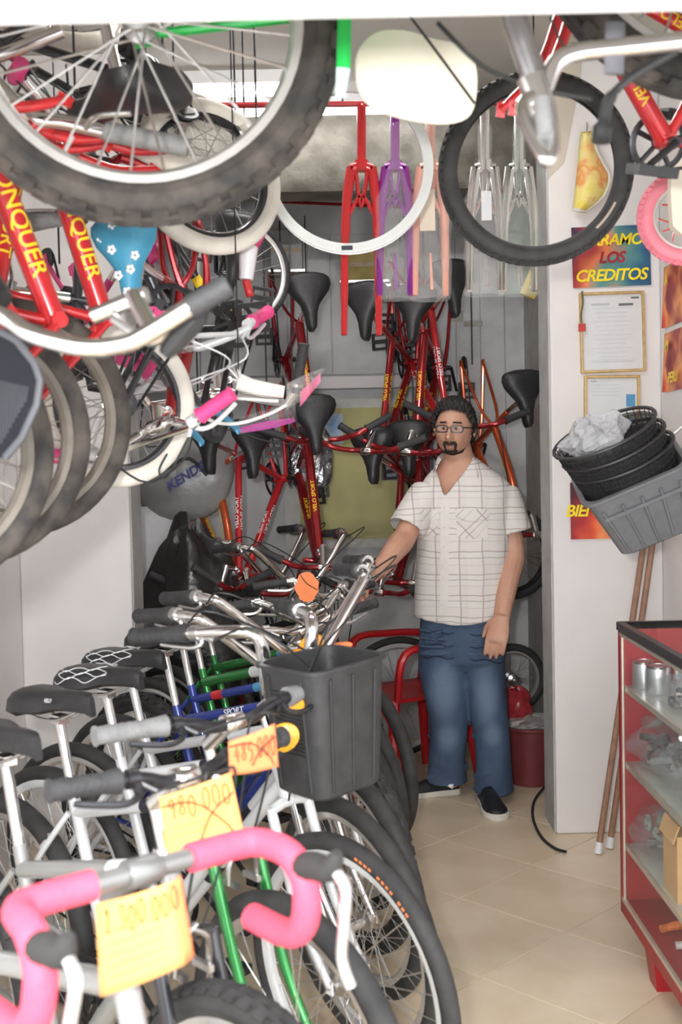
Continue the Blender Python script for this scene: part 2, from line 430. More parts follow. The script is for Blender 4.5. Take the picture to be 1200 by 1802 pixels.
        def mk_bar():
            mb = MB(); mb.tube(half[-1][::-1]+half[1][1:], br, 12)
            if sp['bar'] == 'bmx': mb.rod(CL+V((.02, -.13, .10))*1, CL+V((.02, .13, .10)), .007, 8)
            return mb.mesh('handlebar', sp['barmat'])
        hb = ob('handlebar', cached(('bar', I), mk_bar), root, S)
        for y in (-1, 1):
            pts = half[y]; i0 = arc_split(pts, tail*bs)
            if sp['bar'] == 'drop':
                j0 = next(i for i, p in enumerate(pts) if abs(p.y) > .062)
                ob('bar_tape', cached(('tape', I, y), lambda: MB().tube(pts[j0:], br+.006, 14).mesh('bar_tape', sp['grip'])), hb)
                hp = pts[next(i for i, p in enumerate(pts) if p.x-CL.x > .085)]
                def mk_hood():
                    mb = MB(); mb.tube(sm([hp+V((-.012, 0, -.002)), hp+V((.025, 0, .012)), hp+V((.06, 0, .016)), hp+V((.078, 0, .042))], 3), [.013, .017, .019, .019, .018, .0175, .0165, .014, .011, .007], 12); return mb.mesh('brake_hood', M_HOOD)
                def mk_dl():
                    mb = MB(); mb.tube(sm([hp+V((.066, 0, .02)), hp+V((.092, 0, .0)), hp+V((.083, y*.004, -.05)), hp+V((.072, y*.008, -.10)), hp+V((.082, y*.014, -.135))], 4), .0075, 8); return mb.mesh('brake_lever', M_SILVER)
                hd = ob('brake_hood', cached(('hood', I, y), mk_hood), hb)
                ob('brake_lever', cached(('dl', I, y), mk_dl), hb)
                continue
            def mk_grip():
                mb = MB(); gp = pts[i0:]; L_ = len(gp); GR = max(sp.get('gr', .0165), br+.003); rr = [GR]*L_; rr[0] = GR*1.25
                mb.tube(gp, rr, 12); e = gp[-1]; t = (gp[-1]-gp[-2]).normalized(); mb.rod(e, e+t*.004, GR*1.12, 12)
                for q in range(1, 9):
                    c_ = gp[0].lerp(gp[-1], q/9.5); t2 = (gp[-1]-gp[0]).normalized(); mb.rod(c_-t2*.002, c_+t2*.002, GR+.0012, 12)
                return mb.mesh('grip', sp['grip'])
            ob('grip', cached(('grip', I, y), mk_grip), hb)
            if sp.get('levers', True):
                def mk_lever():
                    mb = MB(); a = pts[i0]; t = (pts[-1]-pts[i0]).normalized(); fw = V((.6, 0, -.5)).normalized(); a = a - t*.022
                    mb.rod(a-t*.010, a+t*.010, br+.004, 10)
                    mb.tube(sm([a, a+fw*.03, a+fw*.045+t*.03, a+fw*.04+t*.07, a+fw*.03+t*.11], 3), [.009]*3+[.006]*9+[.0055], 8)
                    mb.rod(a, a+fw*.03-t*.03, .006, 8); return mb.mesh('brake_lever', sp.get('levermat', M_DARKMETAL))
                ob('brake_lever', cached(('lever', I, y), mk_lever), hb)
                def mk_cable():
                    mb = MB(); a = pts[i0]; t = (pts[-1]-pts[i0]).normalized(); fw = V((.6, 0, -.5)).normalized(); a = a-t*.05+fw*.03
                    mb.tube(sm([a, a-t*.08+V((.05, 0, .03)), CL+V((.10, -y*.03, .02)), CL+V((.07, -y*.03, -.10)), HB+V((.03, -y*.02, -.0))], 5), .0026, 6); return mb.mesh('cable', sp.get('cablemat', M_CABLE))
                ob('cable', cached(('cable', I, y), mk_cable), hb)
    if sp.get('wheels', True):
        if not sp.get('nofront'): add_wheel('front_wheel', root, FH, sp, S)
        add_wheel('rear_wheel', root, RH, sp)
    if sp.get('brakes'):
        def mk_brake(c, d):
            mb = MB()
            for y in (-1, 1):
                mb.tube(sm([c+V((d*.02, -y*.012, .03)), c+V((d*.024, y*.03, .005)), c+V((d*.02, y*.036, -.045))], 4), .006, 8)
                mb.box(c+V((d*.016, y*.026, -.045)), (.05, .01, .012))
            return mb.mesh('brake_caliper', M_STEEL)
        ob('brake_caliper', cached(('brf', I), lambda: mk_brake(HB-ax*.02, 1)), root, S)
        ob('brake_caliper', cached(('brr', I), lambda: mk_brake(tt_seat.lerp(RH, .3), -1)), root)
    # crankset, chain, pedals
    if sp.get('crank', True):
        def mk_crank():
            mb = MB(); r = .088*max(s, .7)
            mb.lathe([(r, -.048), (r+.004, -.046), (r, -.044), (r*.84, -.044), (r*.84, -.048)], 32, 'Y', BB, loop=True)
            for k in range(5):
                a = 2*PI*k/5; mb.rod(BB+V((0, -.046, 0)), BB+V((math.sin(a)*r*.9, -.046, math.cos(a)*r*.9)), .006, 6)
            mb.lathe([(.012, -.06), (.012, .06)], 10, 'Y', BB)
            for y in (-1, 1):
                e = BB+V((y*.11*s, y*.072, -y*.11*s)); mb.rod(BB+V((0, y*.062, 0)), e, .0085, 8, .0075); mb.rod(e, e+V((0, y*.035, 0)), .005, 6)
            for sd in (1, -1): mb.rod(BB+V((0, -.046, sd*r)), RH+V((0, -.046, sd*.035)), .004, 5)
            mb.lathe([(.035, -.05), (.037, -.046), (.035, -.042)], 20, 'Y', RH)
            return mb.mesh('crankset', sp.get('crankmat', M_DARKMETAL))
        ck = ob('crankset', cached(('crank', I), mk_crank), root)
        for y in (-1, 1):
            def mk_ped():
                mb = MB(); e = BB+V((y*.11*s, y*.125, -y*.11*s)); mb.box(e+V((.036, 0, 0)), (.012, .085, .022)); mb.box(e-V((.036, 0, 0)), (.012, .085, .022)); mb.box(e+V((0, .038, 0)), (.07, .01, .02)); mb.box(e-V((0, .038, 0)), (.07, .01, .02)); mb.box(e, (.02, .08, .016)); return mb.mesh('pedal', sp.get('pedalmat', M_BLACKPL))
            ob('pedal', cached(('ped', I, y), mk_ped), ck)
    if sp.get('guard'):
        def mk_guard():
            mb = MB(); r = .105*max(s, .7); out = []
            for k in range(9): a = -PI/2 + PI*k/8; out.append((BB.x+math.cos(a)*r, BB.z+math.sin(a)*r))
            out += [(RH.x+.05, RH.z+.05), (RH.x+.02, RH.z), (RH.x+.05, RH.z-.045)]
            mb.prism(out, lambda a, b, h: (a, -.058-h, b), .006); return mb.mesh('chain_guard', sp['guard'])
        ob('chain_guard', cached(('guard', I), mk_guard), root)
    root['clamp'] = [CL.x, CL.y, CL.z]
    return root, S, g
def floorM(sp, clamp_xy, phi, lean=0.0):
    """parked bike: heading phi degrees from +x towards the street, placed by its handlebar clamp"""
    CL = bike_geo(sp['s'], sp['R'], sp.get('kid', False))['CL']
    R = Matrix.Rotation(math.radians(-phi), 4, 'Z') @ Matrix.Rotation(math.radians(lean), 4, 'X')
    q = R @ CL
    return Matrix.Translation((clamp_xy[0]-q.x, clamp_xy[1]-q.y, 0.0)) @ R
def axesM(fwd, up, local_pt, world_pt):
    """hung bike: where its forward and up directions point, and which of its points hangs where"""
    x = V(fwd).normalized(); z = V(up); z = (z - x*z.dot(x)).normalized(); y = z.cross(x)
    R = Matrix((x, y, z)).transposed()
    return Matrix.Translation(V(world_pt) - R @ V(local_pt)) @ R.to_4x4()
# ---------------------------------------------------------------- the shop itself
WL, WR, COLY, COLT, CEIL, BACK = -1.28, 1.275, 4.5, 0.23, 3.12, 6.12
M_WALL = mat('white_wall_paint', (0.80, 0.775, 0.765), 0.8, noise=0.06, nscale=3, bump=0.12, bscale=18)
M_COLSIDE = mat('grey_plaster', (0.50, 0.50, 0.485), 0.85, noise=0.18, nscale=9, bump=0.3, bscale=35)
M_BEIGE = mat('beige_wall_paint', (0.62, 0.56, 0.46), 0.85, noise=0.08, nscale=6)
M_CEIL = mat('ceiling_paint', (0.60, 0.58, 0.52), 0.85, noise=0.06, nscale=4)
M_CONC = mat('rough_concrete', (0.27, 0.255, 0.215), 0.95, noise=0.4, nscale=7, bump=1.0, bscale=28, col2=(0.14, 0.13, 0.105))
M_LINTEL = mat('lintel_paint', (0.86, 0.855, 0.85), 0.6, noise=0.03, nscale=5)
M_BOARD = mat('grey_white_boards', (0.60, 0.61, 0.61), 0.7, noise=0.14, nscale=6, bump=0.1, bscale=40)
M_GROUT = mat('grout', (0.46, 0.37, 0.26), 0.9, noise=0.1)
M_PAVE = mat('pavement', (0.45, 0.43, 0.40), 0.9, noise=0.2, nscale=6)
M_BASEDIRT = mat('chipped_base', (0.62, 0.58, 0.53), 0.9, noise=0.3, nscale=30)

fl = struct(box_obj('floor', (-2.2, 1.0, -0.06), (2.2, BACK+.1, -0.0022), M_GROUT), 'beige ceramic floor tiles laid diagonally')
struct(box_obj('floor_pavement', (-4, -3.0, -0.12), (4, 1.0, -0.02), M_PAVE), 'grey pavement outside the shop')
tile_mats = [mat('floor_tile_%d' % i, c, 0.38, noise=0.10, nscale=5, bump=0.04, bscale=30, coat=0.12, col2=c2) for i, (c, c2) in enumerate((((0.78, 0.66, 0.49), (0.70, 0.57, 0.40)), ((0.81, 0.69, 0.52), (0.73, 0.60, 0.43)), ((0.75, 0.63, 0.46), (0.68, 0.55, 0.38))))]
TS = 0.43
tmesh = []
for m in tile_mats:
    b = MB(); h = TS/2-0.0014; q = h-0.0012
    b.ring_loft([[(-h, -h, -.006), (h, -h, -.006), (h, h, -.006), (-h, h, -.006)], [(-h, -h, -.001), (h, -h, -.001), (h, h, -.001), (-h, h, -.001)], [(-q, -q, 0), (q, -q, 0), (q, q, 0), (-q, q, 0)]])
    tmesh.append(b.mesh('floor_tile', m, smooth=0))
c45 = math.cos(PI/4)
for i in range(-16, 17):
    for j in range(-16, 17):
        x = 0.38 + (i-j)*TS*c45; y = 3.55 + (i+j)*TS*c45
        if -1.6 < x < 1.55 and 1.35 < y < 6.2:
            ob('floor_tile', random.choice(tmesh), fl, Matrix.Translation((x, y, 0)) @ Matrix.Rotation(PI/4 + random.choice((0, PI/2, PI)), 4, 'Z'))
struct(box_obj('wall_left', (WL-.15, 1.1, 0), (WL, BACK, CEIL), M_WALL), 'white painted side wall')
struct(box_obj('wall_right', (WR, 1.1, 0), (WR+.15, BACK, CEIL), M_WALL), 'white painted side wall')
struct(box_obj('wall_back', (WL-.15, BACK, 0), (WR+.15, BACK+.12, CEIL), M_BOARD), 'grey and white back wall')
struct(box_obj('ceiling', (WL-.15, 1.1, CEIL), (WR+.15, BACK+.12, CEIL+.1), M_CEIL), 'pale plain ceiling')
# door lintel under which the photograph is taken, and the facade above it
struct(box_obj('trim_1', (-2.6, 1.18, 1.999), (2.6, 1.30, 2.35), M_LINTEL, bevel=.006), 'white lintel across the shop entrance')
struct(box_obj('trim_1_lip', (-2.6, 1.155, 2.04), (2.6, 1.182, 2.36), M_LINTEL, bevel=.004), 'white rolling shutter box above the entrance')
struct(box_obj('wall_front', (-2.6, 1.18, 2.35), (2.6, 1.30, 3.4), M_WALL), 'facade above the entrance')
for sx, nm in ((-1, 'left'), (1, 'right')):
    x0, x1 = (WL, -.838) if sx < 0 else (.838, WR)
    c = struct(box_obj('wall_column_' + nm, (x0, COLY, 0), (x1, COLY+COLT, CEIL), M_WALL, bevel=.008), 'white plastered column at the ' + nm + ' of the passage')
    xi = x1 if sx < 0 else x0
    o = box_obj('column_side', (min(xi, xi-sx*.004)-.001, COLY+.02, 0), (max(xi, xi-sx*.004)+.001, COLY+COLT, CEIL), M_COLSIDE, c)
# beige unpainted upper part of the right-hand column
col = bpy.data.objects['wall_column_right']
o = MB().prism([(.836, 2.60), (.90, 2.66), (.955, 2.92), (.985, CEIL-.002), (.836, CEIL-.002)], lambda a, b, h: (a, COLY-h, b), .004).build('bare_plaster_patch', M_BEIGE, col, 0)
# concrete beam
b = MB(); NX, NZ = 60, 14; rnd = random.Random(5)
def beam_pt(u, v): return (WL + u*(WR-WL), 5.20 - .012*rnd.random() + (0.02 if v < .05 else 0), 2.74 + v*(CEIL-2.74))
b.grid(beam_pt, NX, NZ); b.box(((WL+WR)/2, 5.33, (2.75+CEIL)/2), (WR-WL, .24, CEIL-2.75))
struct(b.build('trim_beam', M_CONC, None, 60), 'rough concrete beam under the ceiling')
# back wall boards, ledge and window
bw = bpy.data.objects['wall_back']
bx = WL
bi = 0
while bx < WR:
    w = (0.235, 0.31, 0.19, 0.28)[bi % 4]
    box_obj('wall_board', (bx+.003, BACK-.016-.004*(bi % 2), 1.98), (min(bx+w, WR)-.003, BACK+.001, 2.72), M_BOARD, bw, bevel=.002)
    bx += w; bi += 1
struct(box_obj('trim_2', (WL, BACK-.10, 1.90), (.60, BACK+.001, 1.965), M_WALL, bevel=.004), 'white ledge along the back wall')
M_DOORB = mat('whitewashed_boards', (0.64, 0.65, 0.65), 0.75, noise=0.16, nscale=10, bump=0.15, bscale=50)
d1 = struct(box_obj('door_1', (.50, BACK-.05, .02), (1.02, BACK-.01, 2.70), M_DOORB), 'whitewashed board door behind the man')
for k in range(4):
    box_obj('door_plank', (.502+k*.129, BACK-.062, .03), (.502+k*.129+.126, BACK-.048, 2.69), M_DOORB, d1, bevel=.003)
M_HINGE = mat('old_hinge', (0.32, 0.31, 0.28), 0.5, 0.6, noise=0.3)
hg = MB(); hg.box((.63, BACK-.066, 2.27), (.075, .008, .055)); hg.box((.72, BACK-.066, 2.23), (.10, .008, .03)); hg.build('door_bolt', M_HINGE, d1, 0)
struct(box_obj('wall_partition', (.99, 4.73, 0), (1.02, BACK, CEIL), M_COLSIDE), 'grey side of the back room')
# fluorescent lamps
M_TUBE = mat('fluorescent_tube', (1.0, 0.98, 1.0), 0.4, emit=6.5)
M_FILLTUBE = mat('added_fill_tube', (1.0, 0.98, 0.97), 0.4, emit=46.0)  # for the unseen lamp above the fork rail, added to brighten the front room
M_FIXT = mat('lamp_housing', (0.8, 0.8, 0.8), 0.5)
for yy, x0, x1, lb in ((4.77, -1.0, .02, 'fluorescent tube lamp on the ceiling nearest the passage'), (5.04, -.62, .52, 'fluorescent tube lamp in front of the concrete beam'), (3.4, -.6, .6, 'added fluorescent fill lamp, out of view above the fork rail')):
    t = thing('fluorescent_lamp', ((x0+x1)/2, yy, CEIL), lb, 'lamp', 'fluorescent ceiling lamps')
    hx = (x1-x0)/2
    MB().box((0, 0, -.025), (hx*2, .10, .05)).build('housing', M_FIXT, t, 0)
    MB().rod((-hx+.03, 0, -.075), (hx-.03, 0, -.075), .018, 12).build('tube', M_FILLTUBE if yy < 4 else M_TUBE, t)
    b = MB(); b.box((-hx+.018, 0, -.065), (.025, .05, .05)); b.box((hx-.018, 0, -.065), (.025, .05, .05)); b.build('lamp_holder', M_FIXT, t, 0)
# ---------------------------------------------------------------- glass display cabinet on the right
M_CABRED = mat('red_cabinet_paint', (0.38, 0.018, 0.022), 0.42, noise=0.15, nscale=12)
M_CABIN = mat('red_cabinet_lining', (0.40, 0.018, 0.016), 0.5, noise=0.15, nscale=6)
M_GLASS = mat('cabinet_glass', (0.5, 0.58, 0.55), 0.02, alpha=0.07, spec=0.9)
M_SHELF = mat('glass_shelf', (0.62, 0.66, 0.58), 0.15, alpha=0.75)
M_EDGE = mat('aluminium_edge', (0.72, 0.66, 0.55), 0.35, 0.6, noise=0.1)
M_DKFRAME = mat('dark_frame', (0.05, 0.045, 0.05), 0.35, noise=0.2)
M_PBAG = mat('clear_parts_bag', (0.42, 0.44, 0.46), 0.08, alpha=0.22, bump=1.0, bscale=70, spec=1.0)
M_PARTS = mat('grey_bike_parts', (0.10, 0.10, 0.11), 0.3, 0.6, noise=0.6, nscale=30, col2=(0.03, 0.03, 0.035))
M_CARDBOARD = mat('cardboard', (0.62, 0.38, 0.17), 0.85, noise=0.1)
CX0, CX1, CY0, CY1, CZ0, CZ1 = .842, 1.262, 2.30, 3.47, .10, 1.0
cab = thing('display_cabinet', ((CX0+CX1)/2, CY1, 0), 'red glass-fronted display cabinet full of bicycle parts', 'cabinet')
Mi = Matrix.Translation((-(CX0+CX1)/2, -CY1, 0))
def cpart(name, mb, m, parent=cab, smooth=0):
    o = mb.build(name, m, None, smooth); o.parent = parent
    if parent is cab: o.matrix_local = Mi
    return o
b = MB(); b.box(((CX0+CX1)/2, CY1-.009, (CZ0+CZ1)/2), (CX1-CX0, .018, CZ1-CZ0)); cpart('end_panel', b, M_CABRED)
b = MB(); b.box((CX1-.006, (CY0+CY1)/2, (CZ0+CZ1)/2), (.012, CY1-CY0, CZ1-CZ0)); cpart('back_panel', b, M_CABIN)
b = MB(); b.box(((CX0+CX1)/2, (CY0+CY1)/2, CZ0+.02), (CX1-CX0, CY1-CY0, .04)); cpart('base', b, M_CABRED)
b = MB(); b.box((CX0+.010, CY1-.012, (CZ0+CZ1)/2), (.02, .024, CZ1-CZ0)); cpart('corner_post', b, M_CABRED)
b = MB(); b.box((CX0+.010, CY0+.012, (CZ0+CZ1)/2), (.02, .024, CZ1-CZ0)); cpart('corner_post', b, M_CABRED)
b = MB(); b.box((CX0+.004, CY1-.034, (CZ0+CZ1)/2), (.006, .010, CZ1-CZ0-.03)); cpart('edge_strip', b, M_EDGE)
b = MB(); b.box((CX0+.006, (CY0+CY1)/2, (CZ0+CZ1)/2), (.004, CY1-CY0-.05, CZ1-CZ0-.09)); cpart('glass_pane', b, M_GLASS)
b = MB(); b.box((CX0+.006, (CY0+CY1)/2, CZ1-.012), (.022, CY1-CY0, .024)); b.box((CX1-.006, (CY0+CY1)/2, CZ1-.01), (.02, CY1-CY0, .02)); b.box(((CX0+CX1)/2, CY1-.008, CZ1-.01), (CX1-CX0, .02, .022)); cpart('top_frame', b, M_DKFRAME)
b = MB(); b.box((CX0+.004, (CY0+CY1)/2, CZ1-.034), (.012, CY1-CY0-.04, .010)); cpart('edge_strip', b, M_EDGE)
b = MB(); b.box(((CX0+CX1)/2, (CY0+CY1)/2, CZ1-.004), (CX1-CX0-.03, CY1-CY0-.03, .006)); cpart('glass_top', b, M_GLASS)
SHZ = (.80, .565, .31)
for z in SHZ:
    b = MB(); b.box(((CX0+CX1)/2+.004, (CY0+CY1)/2, z), (CX1-CX0-.03, CY1-CY0-.03, .012)); sh = cpart('shelf', b, M_SHELF)
    b = MB(); b.box((CX0+.014, (CY0+CY1)/2, z), (.008, CY1-CY0-.04, .016)); cpart('shelf_edge', b, M_EDGE, sh)
b = MB(); b.box((CX0+.004, (CY0+CY1)/2, CZ0+.045), (.010, CY1-CY0-.04, .012)); cpart('edge_strip', b, M_EDGE)
for yy in (CY1-.30, CY0+.1):
    for xx in (CX0+.05, CX1-.06):
        b = MB(); b.box((xx, yy, CZ0/2), (.09, .10, CZ0), None, .72); cpart('leg', b, M_CABRED)
M_CAN = mat('silver_tin', (0.62, 0.64, 0.66), 0.3, 0.8, noise=0.15, nscale=20)
def tin(x, y, z, r, h, label):
    t = thing('tin_can', (x, y, z), label, 'can', 'silver tins in the cabinet')
    MB().lathe([(r*.97, 0), (r, .004), (r, h-.004), (r*.97, h)], 24).build('body', M_CAN, t)
    MB().lathe([(r*1.01, h-.006), (r*1.02, h), (r*.9, h+.001), (r*.88, h-.002)], 24).build('rim', M_CHROME, t)
tin(.905, 3.41, .806, .034, .082, 'silver tin nearest the far end of the top cabinet shelf')
tin(.925, 3.325, .806, .036, .082, 'second silver tin on the top cabinet shelf')
tin(1.0, 3.30, .806, .036, .08, 'third silver tin half hidden deeper on the top cabinet shelf')
rnd = random.Random(11)
def lump(mb, c, rx, ry, rz, rough=.35, n=14, m=9):
    c = V(c); rings = []
    ph = [rnd.uniform(0, 6) for _ in range(8)]
    for i in range(m+1):
        t = PI*(0.03+.94*i/m); ring = []
        for k in range(n):
            a = 2*PI*k/n
            q = 1 + rough*(.4*math.sin(3*a+ph[0]+2*t)+.35*math.sin(5*a+ph[1]-3*t)+.3*math.sin(7*t+ph[2]+a)+.25*math.sin(9*a+ph[3]+5*t))*.6
            ring.append(c + V((rx*q*math.sin(t)*math.cos(a), ry*q*math.sin(t)*math.sin(a), -rz*(q if i > m*.3 else 1)*math.cos(t))))
        rings.append(ring)
    return mb.ring_loft(rings)
def parts_bag(x, y, z, rx, ry, rz, label, inner=M_PARTS, skin=M_PBAG):
    t = thing('parts_bag', (x, y, z), label, 'plastic bag', 'bagged parts in the cabinet')
    lump(MB(), (0, 0, rz), rx, ry, rz, .45, 20, 12).build('plastic_bag', skin, t, 0)
    for k in range(11):
        b = MB(); a = rnd.uniform(0, 6); c = (rnd.uniform(-.5, .5)*rx, rnd.uniform(-.6, .6)*ry, rz*rnd.uniform(.35, 1.5))
        if k % 2: b.lathe([(rz*.32, -.006), (rz*.36, 0), (rz*.32, .006), (rz*.2, .006), (rz*.2, -.006)], 16, 'YX'[k % 3 == 0], c, loop=True)
        else: b.rod(V(c)-V((math.cos(a), math.sin(a), .2))*rx*.5, V(c)+V((math.cos(a), math.sin(a), .2))*rx*.5, rz*.14, 8)
        b.build('bicycle_part', inner if k % 2 else M_STEEL, t)
parts_bag(.95, 3.13, .806, .09, .10, .042, 'crumpled clear bag of dark parts in front of the tins')
parts_bag(.95, 2.90, .806, .05, .07, .03, 'small clear bag with pale rings at the front of the top cabinet shelf', M_DECALW)
parts_bag(.945, 3.34, .571, .09, .12, .075, 'clear bag of grey parts at the far end of the middle cabinet shelf')
parts_bag(.97, 3.12, .571, .11, .11, .07, 'clear bag of shiny grey parts midway along the middle cabinet shelf')
parts_bag(.96, 2.90, .571, .10, .12, .075, 'clear bag of dark parts nearest the street on the middle cabinet shelf')
parts_bag(.95, 3.32, .316, .10, .14, .07, 'greenish clear bag lying on the lowest glass shelf', mat('green_parts', (.35, .42, .34), .4, noise=.4))
bx_ = thing('cardboard_box', (.94, 3.03, .316), 'open brown cardboard box standing on the lowest glass shelf', 'box')
b = MB(); b.box((0, 0, .09), (.14, .13, .18)); o = b.build('carton', M_CARDBOARD, bx_, 0)
b = MB(); b.box((-.072, 0, .185), (.004, .13, .05), Matrix.Rotation(.35, 3, 'Y')); b.build('flap', M_CARDBOARD, bx_, 0)
wb = MB(); wb.box((0, 0, .018), (.10, .075, .036)); wbo = wb.build('small_white_box', mat('white_carton', (.85, .86, .88), .6, noise=.05), None, 0)
wbo.location = (1.06, 3.12, 1.001); tag(wbo, 'small white carton lying on the cabinet glass top', 'box')
stick_cols = [(.85, .22, .05), (.80, .75, .10), (.35, .55, .12), (.75, .72, .65), (.25, .45, .2), (.8, .35, .1), (.7, .65, .3), (.3, .3, .32), (.85, .1, .08), (.4, .6, .25), (.75, .5, .4), (.2, .5, .45)]
for k, cc in enumerate(stick_cols):
    y = 3.20 - k*.052; x = .93 + (k % 3)*.06
    a = math.radians(rnd.uniform(-25, 25)); L = .20
    o = MB().tube(sm([(-L/2, 0, .012), (-.04, .012, .016), (.03, -.01, .02), (L/2, .0, .014)], 4), [.011]*3+[.013]*5+[.009]*5, 8).build('brake_cable_packet', mat('packet_%d' % k, cc, .4, noise=.4, nscale=60), None)
    o.location = (x+.06, y, CZ0+.042); o.rotation_euler = (0, 0, a)
    cn = ('orange-red', 'bright yellow', 'grass green', 'off-white', 'dark green', 'orange', 'straw-coloured', 'charcoal', 'scarlet', 'leaf green', 'salmon', 'teal')[k]
    tag(o, 'thin %s packet lying on the cabinet floor' % cn, 'packet', 'packets on the cabinet floor')
# broom sticks behind the cabinet
M_STICK = mat('brown_wood', (0.36, 0.20, 0.13), 0.6, noise=0.25, nscale=30)
for (tx, ty), (bx0, by0), lb in (((1127, 972), (1052, 1502), 'brown wooden stick leaning on the column, the left of two'), ((1143, 975), (1072, 1492), 'brown wooden stick leaning on the column, the right of two')):
    base = PZ(bx0, by0, .004); top = P(tx, ty, COLY-.02); ex = base + (top-base)*1.14; ex.y = min(ex.y, COLY-.018)
    t = thing('broom_stick', base, lb, 'stick', 'sticks beside the cabinet')
    MB().rod(V((0, 0, 0)) + (ex-base)*.03, ex-base, .0125, 10).build('stick', M_STICK, t)
    MB().rod((0, 0, 0), (ex-base)*.032, .0145, 10).build('end_cap', M_DECALW, t)
# ---------------------------------------------------------------- posters and frames on the column and right wall
def grad_mat(name, stops, sc=5.0, centre=None):
    m = bpy.data.materials.new(name); m.use_nodes = True; nt = m.node_tree; b = nt.nodes['Principled BSDF']; b.inputs['Roughness'].default_value = .45
    tc = nt.nodes.new('ShaderNodeTexCoord'); n = nt.nodes.new('ShaderNodeTexNoise'); n.inputs['Scale'].default_value = sc; n.inputs['Detail'].default_value = 2
    nt.links.new(tc.outputs['Object'], n.inputs['Vector'])
    sx = nt.nodes.new('ShaderNodeSeparateXYZ'); nt.links.new(tc.outputs['Generated'], sx.inputs[0])
    ma = nt.nodes.new('ShaderNodeMath'); ma.operation = 'MULTIPLY_ADD'; ma.inputs[1].default_value = .55
    sub = nt.nodes.new('ShaderNodeMath'); sub.operation = 'MULTIPLY_ADD'; sub.inputs[1].default_value = .9; sub.inputs[2].default_value = -.2
    nt.links.new(n.outputs['Fac'], sub.inputs[0]); nt.links.new(sx.outputs[centre if centre is not None else 0], ma.inputs[0]); nt.links.new(sub.outputs[0], ma.inputs[2])
    r = nt.nodes.new('ShaderNodeValToRGB'); e = r.color_ramp.elements; e[0].position = stops[0][0]; e[0].color = (*stops[0][1], 1); e[1].position = stops[-1][0]; e[1].color = (*stops[-1][1], 1)
    for p, c in stops[1:-1]: q = e.new(p); q.color = (*c, 1)
    nt.links.new(ma.outputs[0], r.inputs['Fac']); nt.links.new(r.outputs['Color'], b.inputs['Base Color'])
    return m
M_POSTBLUE = grad_mat('fiery_blue_print', [(.18, (.05, .02, .06)), (.32, (.35, .03, .03)), (.45, (.80, .22, .08)), (.58, (.12, .30, .26)), (.72, (.02, .12, .22)), (.9, (.02, .04, .12))])
M_POSTRED = grad_mat('fiery_red_print', [(.15, (.08, .01, .02)), (.35, (.45, .02, .02)), (.52, (.80, .10, .03)), (.66, (.85, .35, .12)), (.82, (.35, .03, .03)), (1.0, (.12, .01, .02))], 7)
M_YTEXT = mat('yellow_lettering', (0.95, 0.75, 0.02), 0.45)
M_RTEXT = mat('dark_red_lettering', (0.40, 0.01, 0.03), 0.45)
FRONT = Matrix.Rotation(PI/2, 4, 'X')           # flat lettering standing up, facing the street
def poster(label, lo, hi, m, lines, rot=0.0):
    """on the column front: lo, hi are (x, z)"""
    cx, cz = (lo[0]+hi[0])/2, (lo[1]+hi[1])/2; w, h = hi[0]-lo[0], hi[1]-lo[1]
    t = thing('poster', (cx, COLY-.003, cz), label, 'poster', 'printed posters'); t.rotation_euler = (0, rot, 0)
    b = MB(); b.grid(lambda u, v: ((u-.5)*w, -.004-.006*max(0, (abs(u-.5)-.42))*8*((v-.5)**2), (v-.5)*h), 10, 6); b.grid(lambda u, v: ((u-.5)*w, -.001, (v-.5)*h), 1, 1)
    b.build('sheet', m, t)
    for i, (txt, sz, x, z, mm) in enumerate(lines):
        flat_text('lettering', txt, sz, mm, t, Matrix.Translation((x, -.0072, z)) @ FRONT, .25, .0016, .92)
def cpx(px, py): p = P(px, py, COLY); return (p.x, p.z)
a = cpx(1007, 506); c = cpx(1143, 397)
poster('fiery poster reading CERRAMOS LOS CREDITOS, high on the white column', a, c, M_POSTBLUE, [('CERRAMOS', .062, 0, .062, M_YTEXT), ('LOS', .060, 0, -.006, M_RTEXT), ('CREDITOS', .064, -.005, -.075, M_YTEXT)], -.02)
a = cpx(1004, 949); c = cpx(1150, 846)
poster('fiery red poster reading BIENVENIDOS, half hidden by the baskets', a, c, M_POSTRED, [('BIENVENIDOS', .064, .0, -.002, M_YTEXT)], .0)
for nm, y0, y1, lb in (('a', (1170, 472), (1200, 578), 'upper red poster at the right picture edge'), ('b', (1167, 588), (1200, 690), 'lower red poster at the right picture edge')):
    z1 = P(y0[0], y0[1], COLY-.05).z; z0 = P(y1[0], y1[1], COLY-.05).z
    t = thing('poster', (WR-.003, COLY-.06, (z0+z1)/2), lb, 'poster', 'printed posters')
    h = z1-z0; MB().grid(lambda u, v: (-.001-.012*max(0, .12-u)*8*(1-v), -u*.42, (v-.5)*h), 8, 4).build('sheet', M_POSTRED, t)
    RM = Matrix.Rotation(-PI/2, 4, 'Z') @ FRONT
    for k, (s_, zz) in enumerate((('A' if nm == 'a' else 'M', .06), ('1' if nm == 'a' else 'A', 0), ('' if nm == 'a' else 'PERU', -.065))):
        if s_: flat_text('lettering', s_, .055, M_YTEXT if k != 1 else M_RTEXT, t, Matrix.Translation((-.0105, -.03-.025*len(s_), zz)) @ RM, .25, .0014, .92)
M_GOLD = mat('gilt_frame', (0.72, 0.52, 0.24), 0.35, 0.6, noise=0.2, nscale=50)
M_PAPER = mat('certificate_paper', (0.80, 0.82, 0.85), 0.6, noise=0.04)
M_PRINT = mat('grey_print', (0.55, 0.57, 0.60), 0.7)
M_PRINTD = mat('dark_print', (0.12, 0.13, 0.15), 0.7)
M_BLUEP = mat('blue_print', (0.05, 0.30, 0.62), 0.6)
